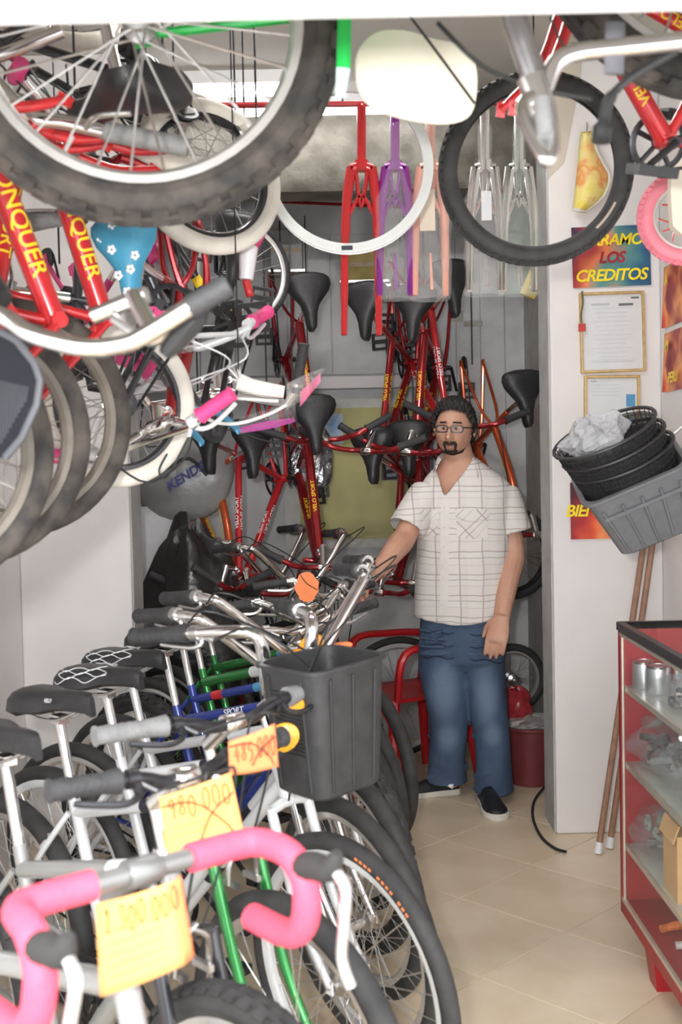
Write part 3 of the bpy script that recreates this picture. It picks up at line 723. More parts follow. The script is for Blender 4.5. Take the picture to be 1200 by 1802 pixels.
def framed(label, quad, rot, lines, extra=()):
    a = cpx(*quad[0]); c = cpx(*quad[1]); cx, cz = (a[0]+c[0])/2, (a[1]+c[1])/2; w, h = abs(c[0]-a[0]), abs(c[1]-a[1])
    t = thing('picture_frame', (cx, COLY, cz), label, 'picture frame', 'framed documents'); t.rotation_euler = (0, rot, 0)
    fw = .011
    for nm, x, z, sx, sz in (('l', -w/2+fw/2, 0, fw, h), ('r', w/2-fw/2, 0, fw, h), ('t', 0, h/2-fw/2, w-2*fw, fw), ('b', 0, -h/2+fw/2, w-2*fw, fw)):
        o = MB().box((x, -.009, z), (sx, .018, sz)).build('frame_side', M_GOLD, t, 0)
        bv = o.modifiers.new('bevel', 'BEVEL'); bv.width = .003
    MB().box((0, -.004, 0), (w-2*fw, .006, h-2*fw)).build('document', M_PAPER, t, 0)
    b = MB()
    for (x, z, L, hh) in lines: b.box((x*w, -.0075, z*h), (L*w, .001, hh))
    b.build('printed_lines', M_PRINT, t, 0)
    for (x, z, L, hh, m) in extra: MB().box((x*w, -.0078, z*h), (L*w, .0012, hh*h)).build('print_block', m, t, 0)
    MB().box((0, -.0145, 0), (w-2*fw, .0015, h-2*fw)).build('glass_pane', M_GLASS, t, 0)
    return t, w, h
ft, w_, h_ = framed('gilt framed certificate hanging under the CREDITOS poster', ((1020, 657), (1133, 513)), -.015, [(0, .30-.055*k, .62-.1*(k % 3), .0014) for k in range(13)] + [(0, -.34, .7, .001), (0, -.37, .7, .001)],
       ((-.17, .35, .28, .025, M_PRINT), (.22, .34, .22, .03, M_PRINTD), (.36, .42, .12, .022, M_PRINTD)))
lt = thing('red_lanyard_tag', P(1024, 512, COLY-.02), 'small red tag on a dark cord hanging from the certificate frame', 'tag')
q = P(1024, 572, COLY-.024) - V(lt.location)
MB().tube(sm([(0, 0, 0), q*.35+V((.004, 0, 0)), q*.7+V((-.004, 0, 0)), q], 4), .0035, 6).build('cord', mat('olive_cord', (.16, .15, .09), .8, noise=.3), lt)
MB().box(q+V((0, 0, -.01)), (.028, .006, .03)).build('tag_plate', mat('red_tag', (.55, .05, .04), .5, noise=.3, nscale=80), lt, 0)
framed('second gilt frame with a blue and white document above the baskets', ((1027, 760), (1124, 660)), .01, [(-.1, .33-.06*k, .5, .0012) for k in range(4)], ((.34, .05, .16, .22, M_BLUEP), (-.32, .40, .1, .03, M_PRINT)))
# yellow printed saddle cover hanging on the column
sc_ = thing('saddle_cover', P(1032, 232, COLY-.02), 'yellow and orange printed saddle cover hanging on the white column', 'saddle cover')
M_FRUIT = grad_mat('yellow_orange_print', [(.15, (.80, .66, .10)), (.35, (.85, .72, .25)), (.5, (.80, .30, .08)), (.62, (.85, .60, .20)), (.78, (.80, .75, .30)), (.95, (.55, .35, .10))], 16, 2)
def cover_pt(px, py, dd): return P(px, py, COLY-.02-dd) - V(sc_.location)
left = [(1022, 232), (1019, 255), (1016, 290), (1012, 330), (1008, 368)]; right = [(1043, 230), (1048, 262), (1062, 290), (1072, 312), (1062, 345), (1030, 372)]
lp = sm([V((a, b_, 0)) for a, b_ in left], 5); rp_ = sm([V((a, b_, 0)) for a, b_ in right], 4)
def cov(u, v):
    a = lp[min(int(u*(len(lp)-1)+.5), len(lp)-1)]; c = rp_[min(int(u*(len(rp_)-1)+.5), len(rp_)-1)]; q = a.lerp(c, v)
    return cover_pt(q.x, q.y, .012+.045*math.sin(PI*v)*(.35+.65*u))
b = MB(); b.grid(cov, 18, 8); o = b.build('padded_top', M_FRUIT, sc_); sf = o.modifiers.new('solid', 'SOLIDIFY'); sf.thickness = .008
b = MB(); b.tube([cov(i/18, 1) for i in range(19)], .007, 6); b.tube([cov(1, i/8) for i in range(9)], .007, 6); b.build('white_piping', mat('cream_piping', (.75, .72, .62), .6), sc_)
hk = MB().tube(sm([cover_pt(1032, 232, .02), cover_pt(1033, 222, .015), cover_pt(1032, 216, -.01)], 4), .003, 6).build('hook', M_STEEL, sc_)
# narrow yellow box hanging behind the column
yb = thing('yellow_box', P(938, 497, 4.86), 'narrow yellow and white box hanging tilted beside the bagged forks', 'box')
Rb = Matrix.Rotation(.42, 3, 'Y') @ Matrix.Rotation(.5, 3, 'Z')
MB().box((0, 0, 0), (.055, .04, .13), Rb).build('carton', mat('yellow_carton', (.72, .52, .12), .6, noise=.2, nscale=30), yb, 0)
MB().box(Rb @ V((-.004, -.021, .005)), (.036, .002, .085), Rb).build('pale_label', mat('pale_label', (.72, .68, .55), .6, noise=.3, nscale=60), yb, 0)
MB().rod(Rb @ V((0, 0, .06)), (.0, 0, CEIL-yb.location.z), .0015, 5).build('string', M_CABLE, yb)
# ---------------------------------------------------------------- nest of baskets hung on the right wall
def basket_mb(wt, wbm, dt, db, h, thick=.004, ribs=0, n=10, lip=.012):
    """open basket, bottom at z=0, top at z=h; rounded rectangle sections"""
    mb = MB()
    def sect(w, d, z, rc=.3):
        pts = []
        for cx, cy, a0 in ((1, 1, 0), (-1, 1, 90), (-1, -1, 180), (1, -1, 270)):
            r = min(w, d)*rc/2*1.2
            for k in range(5):
                a = math.radians(a0+k*22.5); pts.append((cx*(w/2-r)+math.cos(a)*r, cy*(d/2-r)+math.sin(a)*r, z))
        return pts
    outs = [(0, 0), (.02, .02), (.35, .35), (.7, .7), (1, 1)]
    rings = [sect(wbm*.9, db*.9, 0)] + [sect(wbm+(wt-wbm)*u, db+(dt-db)*u, .008+(h-.008)*u) for u in (0, .25, .5, .75, 1)]
    rings += [sect(wt+lip*2, dt+lip*2, h), sect(wt+lip*2, dt+lip*2, h+lip*.8), sect(wt-thick*2, dt-thick*2, h+lip*.8)]
    rings += [sect(wbm+(wt-wbm)*u-thick*2, db+(dt-db)*u-thick*2, .012+(h-.012)*u) for u in (.75, .4, 0)] + [sect(wbm*.86, db*.86, .010)]
    mb.ring_loft(rings)
    return mb
M_GREYPL = mat('grey_basket_plastic', (0.20, 0.205, 0.215), 0.55, noise=0.12, nscale=30, bump=0.15, bscale=120)
M_MESH = mat('black_basket_mesh', (0.02, 0.02, 0.022), 0.5, noise=0.3, nscale=60, bump=0.8, bscale=300)
BO = P(1150, 935, 3.72)                                     # bottom of the nest
BT = P(1055, 708, 3.55)
up = (BT-BO).normalized(); yv = V((.15, 1, .1)); yv = (yv-up*yv.dot(up)).normalized(); xv = yv.cross(up)
BR = Matrix((xv, yv, up)).transposed().to_4x4()
def basket_thing(name, off, label, mk, m, ribm=None, sx=0.0):
    t = thing(name, Matrix.Translation(BO+up*off+xv*sx) @ BR, label, 'basket', 'baskets nested on the right wall'); mk(t); return t
def grey_basket(t):
    basket_mb(.33, .25, .24, .18, .235).build('body', M_GREYPL, t)
    for k in range(5):
        x = -.13+k*.065; b = MB(); b.tube([(x*.75, -.093, .012), (x*.98, -.122, .20)], .005, 6); b.build('rib', M_GREYPL, t)
    b = MB(); b.box((0, -.118, .17), (.26, .012, .012)); b.build('band', M_GREYPL, t, 0)
    b = MB(); b.rod((.12, .10, .22), (.30, .16, .26), .006, 6); b.build('wall_hook', M_STEEL, t)
basket_thing('plastic_basket', 0, 'grey plastic basket at the bottom of the nest on the right wall', grey_basket, M_GREYPL)
def mesh_basket(t, h=.17):
    b = MB()
    def sect(u): return .135+.030*u, .095+.025*u
    n = 40
    for k in range(n):
        a = 2*PI*k/n
        b.tube([(sect(0)[0]*math.cos(a), sect(0)[1]*math.sin(a), 0), (sect(1)[0]*math.cos(a), sect(1)[1]*math.sin(a), h)], .0016, 4)
    for q in range(9):
        u = q/8; b.tube([(sect(u)[0]*math.cos(2*PI*k/28), sect(u)[1]*math.sin(2*PI*k/28), h*u) for k in range(28)], .0016, 4, loop=True)
    b.build('wire_mesh', M_BLACKPL, t)
    b = MB(); b.ring_loft([[(sect(u)[0]*.985*math.cos(2*PI*k/28), sect(u)[1]*.985*math.sin(2*PI*k/28), h*u*.93+.002) for k in range(28)] for u in (0, .5, 1)], cap=True); 
    b.f.pop(); b.mi.pop(); b.build('mesh_lining', mat('dark_net', (.02, .02, .022), .7, alpha=.82), t)
    b = MB(); b.tube([(sect(1)[0]*1.02*math.cos(2*PI*k/28), sect(1)[1]*1.02*math.sin(2*PI*k/28), h) for k in range(28)], .006, 8, loop=True); b.build('rim_wire', M_BLACKPL, t)
for k, (off, lb) in enumerate(((.135, 'lowest black wire mesh basket, pushed into the grey basket'), (.185, 'middle black wire mesh basket of the nest'), (.235, 'topmost black wire mesh basket holding a clear plastic bag'))):
    basket_thing('wire_basket', off-.01, lb, lambda t: mesh_basket(t), M_MESH, sx=-.012*k)
pb = thing('plastic_bag', Matrix.Translation(BO+up*.385-xv*.05) @ BR, 'crumpled clear plastic bag stuffed in the topmost wire basket', 'plastic bag')
lump(MB(), (0, 0, .01), .10, .07, .065, .5, 28, 18).build('film', mat('grey_clear_plastic', (.62, .63, .65), .15, alpha=.6, bump=1.0, bscale=60, spec=1), pb, 0)
# ---------------------------------------------------------------- floor things behind the passage
cb = MB(); p0 = PZ(994, 1499, .006)
cpts = [PZ(x, y, .006) for x, y in ((996, 1499), (975, 1492), (952, 1472), (938, 1440), (940, 1410))] + [PZ(958, 1385, .006)]
o = cb.tube(sm(cpts, 6), .006, 8).build('power_cable', M_CABLE, None); tag(o, 'black cable curling on the floor at the foot of the column', 'cable')
# maroon bucket
bk = thing('bucket', (P(934, 1300, 5.25).x+.0, 5.25, 0), 'maroon plastic bucket on the floor behind the column', 'bucket')
M_MAROON = mat('maroon_plastic', (0.20, 0.035, 0.04), 0.5, noise=0.15)
MB().lathe([(.09, .0), (.10, .004), (.128, .255), (.138, .262), (.138, .275), (.124, .275), (.096, .012), (.02, .010)], 32).build('body', M_MAROON, bk)
b = MB(); b.tube([(.134*math.cos(PI*k/16), .134*math.sin(PI*k/16)*.3+.0, .262+.0*k) for k in range(17)], .003, 6); b.build('handle', M_STEEL, bk)
lump(MB(), (0, 0, .285), .12, .12, .03, .5, 24, 8).build('plastic_liner', mat('clear_liner', (.75, .75, .72), .2, alpha=.5, bump=.8, bscale=50), bk, 0)
rb = thing('red_package', bk.location + V((-.06, .02, .27)), 'crumpled red packet resting in the maroon bucket', 'packet')
lump(MB(), (0, 0, .085), .07, .05, .085, .4, 20, 12).build('packet', mat('red_foil', (.45, .04, .05), .3, noise=.3, nscale=40), rb, 40)
# ---------------------------------------------------------------- parked bicycles, from the street inwards
def attach(mb, name, m, root, smooth=40):
    """mb in world coordinates, becomes a part of root"""
    o = mb.build(name, m, None, smooth); o.parent = root; o.matrix_local = root.matrix_world.inverted(); return o
def SP_(**k):
    d = dict(s=1.0, R=.335, tw=.024, tyre=M_RUBBER, rim=M_SILVER, frame=M_WHITE, fork=M_WHITE, bar='flat', barmat=M_CHROME, grip=M_GRIP, saddle=(.275, .165, M_VINYL, .2), wheels=True)
    d.update(k); return d
SWIRL = M_VINYL
sp_E = SP_(id='E', R=.335, tw=.014, frame=M_GREY, fork=M_TAUPE, bar='drop', barmat=mat('dull_grey_alloy', (.22, .22, .215), .35, .5, noise=.1), grip=M_PINKTAPE, brakes=True, bscale=.9, saddle=(.27, .14, M_VINYL, .22), decals=(('PRO', .030, 'down', M_DECALK, .66, (0, -1, 0), False),), bands=(('down', .82, .88, M_YELLOW),), stemmat=mat('dull_grey_alloy', (.22, .22, .215), .35, .5, noise=.1), fat=1.25)
sp_D = SP_(id='D', R=.335, tw=.027, knobs=54, frame=M_GREY, fork=M_BLACK, bar='flat', bscale=.8, barmat=M_DARKMETAL, gr=.0175, fat=1.2, saddle=(.285, .16, M_VINYL, .22), bands=(('top', .66, .74, M_DECALW), ('top', .76, .84, M_DECALK), ('top', .85, .88, M_DECALW), ('top', .885, .97, M_GREEN)), brakes=True)
sp_C = SP_(id='C', R=.335, tw=.025, knobs=0, frame=M_WHITE, fork=M_GREEN, bar='flat', grip=M_GREYGRIP, barmat=M_DARKMETAL, gr=.0178, rim=M_TAUPE, bands=(('down', .3, .42, M_DECALK), ('top', .5, .62, M_DECALK)), brakes=True, saddle=(.28, .16, M_VINYL, .22))
sp_A = SP_(id='A', R=.335, tw=.0215, frame=M_WHITE, fork=M_WHITE, bar='high', rim=M_WHITE, gr=.0165, saddle=(.275, .185, M_VINYL, .22), bands=(('top', .55, .65, M_DECALK), ('top', .9, .95, M_LIME), ('down', .4, .5, M_DECALK)), srad=.0015, levermat=M_STEEL)
sp_B = SP_(id='B', tw=.023, frame=M_WHITE, fork=M_CHROME, bar='vee', rim=M_SILVER, saddle=(.275, .185, M_VINYL, .22), bands=(('top', .45, .6, M_DECALK), ('down', .5, .62, M_DECALK)), levermat=M_STEEL)
sp_B2 = SP_(id='B2', tw=.024, frame=M_BLUE, fork=M_WHITE, bar='vee', rim=M_SILVER, decals=(('SPORT', .030, 'top', M_DECALW, .5, (0, -1, 0), False),), bands=(('down', .2, .3, M_SKY),), levermat=M_STEEL)
sp_F = SP_(id='F', tw=.025, knobs=50, frame=M_BLUE, fork=M_BLACK, bar='flat', rim=M_DARKMETAL, bands=(('top', .2, .3, M_REDREFL), ('top', .6, .7, M_SKY)), levermat=M_STEEL)
sp_G = SP_(id='G', tw=.025, frame=M_GREEN, fork=M_BLACK, bar='rise', rim=M_SILVER, bands=(('top', .50, .62, M_DECALW), ('top', .64, .72, M_DECALK), ('down', .5, .62, M_DECALW), ('down', .64, .7, M_DECALK)), levermat=M_STEEL, fat=1.3)
sp_H = SP_(id='H', tw=.025, frame=M_GREEN, fork=M_GREEN, bar='flat', rim=M_SILVER, bands=(('down', .45, .6, M_DECALW), ('top', .7, .8, M_SKY)), levermat=M_STEEL, fat=1.2)
sp_I = SP_(id='I', tw=.026, frame=M_BLACK, fork=M_BLACK, bar='rise', rim=M_REDREFL, barmat=M_CHROME, levermat=M_STEEL)
sp_J = SP_(id='J', tw=.024, frame=M_BLACK, fork=M_CHROME, bar='vee', rim=M_WHITE, levermat=M_STEEL, saddle=(.28, .21, M_VINYL, .2))
GRP = 'bicycles parked side by side on the floor'
def park(sp, xy, phi, steer, label, lean=0.0):
    return bike('bicycle', label, GRP, sp, floorM(sp, xy, phi, lean), steer)
e = PZ(252, 1560, .965)
bE, _, gE = park(sp_E, (e.x, e.y), 50, 0, 'grey road bicycle with pink drop handlebar nearest the street')
bD, _, gD = park(sp_D, (-.27, 1.87), 47, 0, 'grey mountain bicycle with black grips behind the pink handlebar')
bC, SC, gC = park(sp_C, (-.22, 2.28), 43, -6, 'white bicycle with green fork and grey ribbed grips')
bA, SA, gA = park(sp_A, (-.125, 2.63), 37, -11, 'white cruiser bicycle with black front basket and tall chrome bars')
bB, _, _ = park(sp_B, (-.10, 2.93), 35, -22, 'white cruiser bicycle parked just behind the basket bicycle')
bB2, _, _ = park(sp_B2, (-.09, 3.26), 40, -20, 'blue cruiser bicycle with swept chrome bars, second behind the basket')
bF, _, _ = park(sp_F, (-.10, 3.58), 42, -18, 'dark blue bicycle with flat bar in the middle of the row')
bG, _, _ = park(sp_G, (-.10, 3.90), 42, -18, 'green bicycle with white and black bands and an orange tag')
bH, _, _ = park(sp_H, (-.09, 4.20), 42, -16, 'green bicycle parked further back than the tagged green one')
bI, _, _ = park(sp_I, (-.01, 4.55), 46, -16, 'black bicycle with red rims whose bar the man holds')
bJ, _, _ = park(sp_J, (-.16, 4.95), 42, -10, 'black cruiser bicycle with white rims at the back of the row')
bK, _, _ = park(sp_J, (-.32, 5.35), 30, -10, 'black cruiser bicycle deepest in the back room beside the black bag')
# grey swirl decoration on two saddles, brand marks on others
def saddle_swirl(root, sp, g):
    b = MB(); rr = random.Random(2)
    L, Wd = sp['saddle'][0], sp['saddle'][1]; base = g['SP']+V((-.015, 0, .05))
    for y in (-1, 1):
        for k in range(4):
            pts = []
            for j in range(7):
                u = .12+.5*j/6+.02*math.sin(j*2+k); x = -.45*L+u*L
                ws = [.96, 1.0, .93, .8, .62, .45, .35][j]; hw = Wd/2*ws
                s_ = .45+.13*k+.10*math.sin(j*1.9+k*2.2); s_ = max(.15, min(.97, s_))
                pts.append(base+V((x, y*hw*math.sin(s_*PI/2), .034*(1.05)-.055*(s_**2.6)*.9+.0035)))
            b.tube(sm(pts, 3), .0013, 4)
    b.build('swirl_stitching', M_DECALW, next(c for c in root.children if c.name.startswith('saddle') and not c.name.startswith('saddle_r')))
    bpy.data.objects[-1] if False else None
def fix_saddle_child(root, g):
    sd = next(c for c in root.children if c.name.startswith('saddle') and 'rails' not in c.name)
    for c in sd.children:
        if c.name.startswith('swirl'): c.matrix_local = Matrix.Translation(-(g['SP']+V((-.015, 0, .05))))
saddle_swirl(bA, sp_A, gA); fix_saddle_child(bA, gA)
saddle_swirl(bB, sp_B, gA); fix_saddle_child(bB, gA)
for rt_, sp, g, txt in ((bD, sp_D, gD, 'ZHIJIA'), (bC, sp_C, gC, 'VELO')):
    sd = next(c for c in rt_.children if c.name.startswith('saddle') and 'rails' not in c.name)
    flat_text('lettering', txt, .013, M_DECALW, sd, Matrix.Translation((.035, -.044, .012)) @ Matrix.Rotation(math.radians(62), 4, 'X'), 0, .0004)
# black front basket of the cruiser
BM = bA.matrix_world @ SA
bc = gA['CL']+V((.135, 0, -.205))
b = basket_mb(.20, .16, .225, .19, .285, .004, lip=.008)
bo = b.build('front_basket', mat('black_basket_plastic', (.045, .045, .047), .45, noise=.3, nscale=20, bump=.1, bscale=90), None); bo.parent = bA; bo.matrix_local = SA @ Matrix.Translation(bc)
b = MB()
for k in range(16):
    z = .10+k*.009; hw = .085+.02*z/.285
    b.box((.0, -(.095+.0175*z/.285)-.001, z), (.10, .004, .003))
o = b.build('slot_ribs', M_BLACKPL, bo, 0); o['kind'] = 'stuff'
b = MB()
for x in (-.05, .05): b.rod((x, -.096, .02), (x*1.1, -.1125, .27), .004, 6)
for y in (-.06, 0, .06): b.rod((.081, y, .02), (.1005, y*1.1, .27), .004, 6)
b.build('upright_ribs', M_BLACKPL, bo)
b = MB(); b.rod((-.09, -.05, .22), (-.14, -.03, .20), .006, 6); b.rod((-.09, .05, .22), (-.14, .03, .20), .006, 6); b.build('bracket', M_STEEL, bo)
# orange print on the tyre wall of the basket bicycle
b = MB(); rt2 = sp_A['R']-sp_A['tw']*.95
for k in range(13):
    if k in (4, 9): continue
    a = math.radians(14+k*2.6); b.box(gA['FH']+V((math.sin(a)*rt2, -sp_A['tw']*1.02, math.cos(a)*rt2)), (.009, .001, .006), Matrix.Rotation(a, 3, 'Y'))
o = b.build('tyre_print', M_CARD2, bA, 0); o.matrix_local = SA; o['kind'] = 'stuff'
# amber reflectors
def reflector(root, px, py, d, rx, rz, rot, m=M_REFL):
    c = P(px, py, d); Rm = Matrix.Rotation(rot, 3, 'Y')
    b = MB(); rings = []
    for yy, q in ((.006, .9), (.004, 1.0), (-.003, 1.0), (-.007, .82)):
        rings.append([c + Rm @ V((rx*q*math.cos(2*PI*k/20), yy, rz*q*math.sin(2*PI*k/20))) for k in range(20)])
    b.ring_loft(rings); o = attach(b, 'reflector', m, root)
    attach(MB().rod(c+V((0, .005, 0)), c+V((-.035, .03, -.02)), .004, 6), 'reflector_bracket', M_BLACKPL, root)
reflector(bC, 513, 1238, 2.40, .028, .022, .3); reflector(bC, 498, 1298, 2.36, .036, .030, -.5)
reflector(bB, 548, 1132, 2.9, .034, .022, -.4); reflector(bB, 520, 1158, 2.88, .032, .02, -.5); reflector(bB2, 590, 1140, 3.2, .05, .014, -.2, M_CARD2)
# ---- handwritten price cards
GL = {'0': [[(.5, 1), (.15, .8), (.08, .4), (.3, 0), (.65, .02), (.88, .4), (.8, .85), (.5, 1)]], '1': [[(.25, .75), (.55, 1), (.45, 0)], [(.1, 0), (.8, .05)]],
      '3': [[(.15, .95), (.8, .95), (.45, .6), (.85, .4), (.6, 0), (.1, .08)]], '4': [[(.55, 1), (.1, .4), (.9, .42)], [(.7, .7), (.62, 0)]], '5': [[(.85, 1), (.3, .98), (.2, .58), (.75, .6), (.8, .15), (.2, 0)]],
      '8': [[(.5, .52), (.2, .78), (.5, 1), (.8, .78), (.5, .52), (.12, .25), (.5, 0), (.88, .25), (.5, .52)]], '9': [[(.8, .7), (.45, .55), (.2, .8), (.5, 1), (.82, .8), (.7, 0)]], '.': [[(.4, 0), (.5, .05)]], '7': [[(.1, .95), (.85, 1), (.4, 0)]]}
def card(label, quad, d, txt, m, dd=(0, 0, 0, 0), curl=.006, u0=.08, u1=.95, v0=.70, v1=.93, fold=None, faint=0, zig=None):
    """quad: corners in the photograph TL TR BR BL"""
    c = [P(q[0], q[1], d+e_) for q, e_ in zip(quad, dd)]
    org = sum(c, V((0, 0, 0)))/4; nrm = (c[1]-c[0]).cross(c[3]-c[0]).normalized()
    if nrm.y > 0: nrm = -nrm
    t = thing('price_card', org, label, 'price tag', 'handwritten price cards')
    def f(u, v, h=0.0): return (c[3].lerp(c[2], u)).lerp(c[0].lerp(c[1], u), v) + nrm*(curl*(math.sin(PI*u)-.5) + h) - org
    b = MB(); b.grid(lambda u, v: f(u, v, 0), 12, 8); o = b.build('card', m, t); sf = o.modifiers.new('solid', 'SOLIDIFY'); sf.thickness = .0008
    b = MB(); n = len(txt); wch = [.5 if ch == '.' else 1 for ch in txt]; tot = sum(wch); x = 0
    for ch, wc in zip(txt, wch):
        for st in GL[ch]:
            pts = [f(u0+(u1-u0)*(x+.12+p[0]*.76*wc)/tot, v0+(v1-v0)*p[1]+.03*math.sin(x*2), .0016) for p in st]
            b.tube(sm(pts, 3), .0011 if d < 2 else .0016, 5)
        x += wc
    b.build('handwriting', M_INK, t)
    if faint:
        b = MB()
        for r in range(faint):
            v = v0-.12-r*.12; rr = random.Random(r); 
            b.tube([f(.12+.70*i/40, v+.022*math.sin(i*1.9+rr.uniform(0, 3))*(1 if i % 7 else 0), .0012) for i in range(41)], .0004, 4)
        b.build('faint_writing', M_INKF, t)
    if fold:
        b = MB(); b.grid(lambda u, v: f(1+u*fold, v, -u*.012), 4, 6); o = b.build('folded_edge', M_CARD2 if m is M_CARD else m, t); sf = o.modifiers.new('solid', 'SOLIDIFY'); sf.thickness = .0008
    return t, f
c1, f1 = card('orange price card reading 1.300.000 hung on the pink handlebar', [(168, 1592), (303, 1553), (325, 1700), (176, 1757)], 1.40, '1.300.000', M_CARD, (0, .02, .02, 0), faint=4, fold=.13, v0=.66, v1=.93, u1=1.06)
c2, f2 = card('orange price card reading 980.000 behind the pink handlebar', [(280, 1404), (406, 1360), (432, 1478), (294, 1522)], 1.74, '980.000', M_CARD, (0, .02, .02, 0), v0=.62, v1=.92, faint=2)
c3, f3 = card('deep orange price card reading 485.000 on the grey-gripped bicycle', [(402, 1306), (484, 1274), (491, 1350), (404, 1366)], 1.86, '485.000', M_CARD2, (0, .02, .02, 0), v0=.35, v1=.82, u0=.1, u1=.98)
t4 = thing('price_tag', P(540, 1033, 3.72), 'rounded orange tag tied to the green bicycle handlebar', 'price tag', 'handwritten price cards')
b = MB(); pts = [(.038*math.cos(2*PI*k/20)*(1+.12*math.sin(2*k)), .05*math.sin(2*PI*k/20)) for k in range(20)]; b.prism(pts, lambda a, c, h: (a, h, c), .002); b.build('card', M_CARD2, t4, 0)
MB().tube(sm([(-.02, -.004, .04), (.0, -.006, .012), (.035, -.004, -.01)], 4), .0015, 5).build('string', M_CABLE, t4)
# thin cords that tie the cards on
for (fn, t, base) in ((f2, c2, None), (f3, c3, None)):
    MB().tube(sm([fn(0.02, .85, .002), fn(.45, .78, .006), fn(.8, .35, .004), fn(.9, .1, .003)], 5), .0012, 5).build('string', M_CABLE, t)
    MB().tube(sm([fn(.98, .72, .002), fn(.65, .55, .006), fn(.45, .2, .004)], 5), .0012, 5).build('string', M_CABLE, t)
# ---------------------------------------------------------------- red bicycles hung nose-down on the back wall (frames without wheels)
VS = 'VELO SPORT'
def hung_spec(i, fr, fat=1.15, txt=M_YELLOW, low=0.0, curved=False, sad=(.27, .22, M_VINYL, .22), bar='rise', barmat=M_CANDY, grip=M_GRIP):
    return SP_(id='hung%d' % i, R=.33, wheels=False, frame=fr, fork=M_CANDY, bar=bar, barmat=barmat, grip=grip, saddle=sad, fat=fat, low=low, curved=curved, forked=True, levers=False,
               decals=((VS, .034, 'down', txt, .45, (0, -1, 0), True), (VS, .030, 'top', txt, .5, (0, -1, 0), True), (VS, .034, 'down', txt, .45, (0, 1, 0), False), (VS, .030, 'top', txt, .5, (0, 1, 0), False), (VS, .026, 'down', txt, .5, (0, 0, 1), True), (VS, .026, 'top', txt, .5, (0, 0, 1), True)))
HS = [hung_spec(0, M_CANDY, 1.5), hung_spec(1, M_CANDY, 1.2, low=.25), hung_spec(2, M_RED, 1.1, txt=M_DECALW), hung_spec(3, M_ORANGERED, 1.25, curved=True, low=.3)]
def hang_down(sp, px, py, d, yaw, tilt, label):
    a = math.radians(yaw); U = V((math.sin(a), -math.cos(a), 0)); F = V((math.sin(math.radians(tilt)), 0, -1))
    g = bike_geo(1.0, sp['R']); M = axesM(F, U, g['SP']+V((0, 0, .05)), P(px, py, d))
    r, S, g = bike('hanging_bicycle', label, 'red bicycles hung on the back wall', sp, M, random.uniform(-8, 8))
    top = M @ g['RH']; zt = 2.75
    attach(MB().rod(top+V((0, 0, -.01)), V((top.x, top.y, zt)), .004, 6), 'hook', M_DARKMETAL, r)
    return r
hang_down(HS[0], 545, 532, 5.28, 14, 3, 'red bicycle hung nose-down under the left side of the white rim')
hang_down(HS[1], 642, 548, 5.25, -22, 2, 'red bicycle hung nose-down below the red fork')
hang_down(HS[0], 727, 552, 5.30, -16, -2, 'dark red bicycle hung nose-down below the purple fork')
hang_down(HS[2], 798, 508, 5.34, 20, 1, 'red bicycle hung nose-down right above the man, saddle turned sideways')
hang_down(HS[3], 925, 702, 5.36, 16, 3, 'orange-red bicycle hung nose-down right of the man against the column')
hang_down(HS[2], 366, 782, 5.05, -25, 6, 'red bicycle hung low beside the grey plastic bag')
hang_down(HS[3], 445, 790, 5.12, 32, -4, 'red bicycle hung low below the plastic-wrapped white bar')
hang_down(HS[0], 553, 748, 5.10, 10, 3, 'bright red bicycle hung low in the middle of the lower row')
hang_down(HS[1], 655, 802, 5.34, -24, 4, 'red bicycle hung low just left of the man')
hang_down(HS[0], 718, 790, 5.42, -14, 3, 'dark red bicycle hung low right behind the man')
# ---------------------------------------------------------------- the left bank of hanging bicycles
def wire_to_ceiling(root, p, r=.003): attach(MB().rod(p, V((p.x, p.y, CEIL)), r, 5), 'hanging_wire', M_DARKMETAL, root)
sp_N = SP_(id='N', nofront=True, crank=False, s=.68, R=.258, tw=.023, tyre=M_DUSTY, rim=mat('dusty_rim', (.20, .175, .145), .55, .3, noise=.2), frame=M_RED, fork=M_RED, bar='bmx', barmat=M_CHROME, kid=True, fat=1.75, brakes=True, saddle=(.24, .15, M_VINYL, .22),
           decals=(('CONQUER', .052, 'down', M_YELLOW, .52, (0, -1, 0), True), ('CONQUER', .052, 'down', M_YELLOW, .52, (0, 1, 0), False), (VS, .040, 'top', M_YELLOW, .5, (0, -1, 0), True), (VS, .040, 'top', M_YELLOW, .5, (0, 1, 0), False), ('CONQUER', .05, 'down', M_YELLOW, .5, (0, 0, -1), True)))
def hang_up(sp, px, py, d, yaw, tilt, label, steer=0):
    a = math.radians(yaw); U = V((-math.cos(a), -math.sin(a), 0)); F = V((math.sin(math.radians(tilt)), .30, math.cos(math.radians(tilt))))
    g = bike_geo(sp['s'], sp['R'], sp.get('kid', False)); M = axesM(F, U, g['RH'], P(px, py, d))
    r, S, g = bike('hanging_bicycle', label, 'bicycles hung by their front wheels on the left', sp, M, steer)
    wire_to_ceiling(r, M @ g['FH'] + V((0, 0, sp['R']))); return r
hang_up(sp_N, 30, 735, 2.45, 32, 27, 'red bicycle hung nose-up on the left, farthest from the street', 10)
hang_up(sp_N, -68, 765, 2.2, 32, 24, 'red bicycle hung nose-up on the left, second from the street', -6)
hang_up(sp_N, -165, 790, 1.97, 30, 20, 'red bicycle hung nose-up on the left, nearest the street', 4)
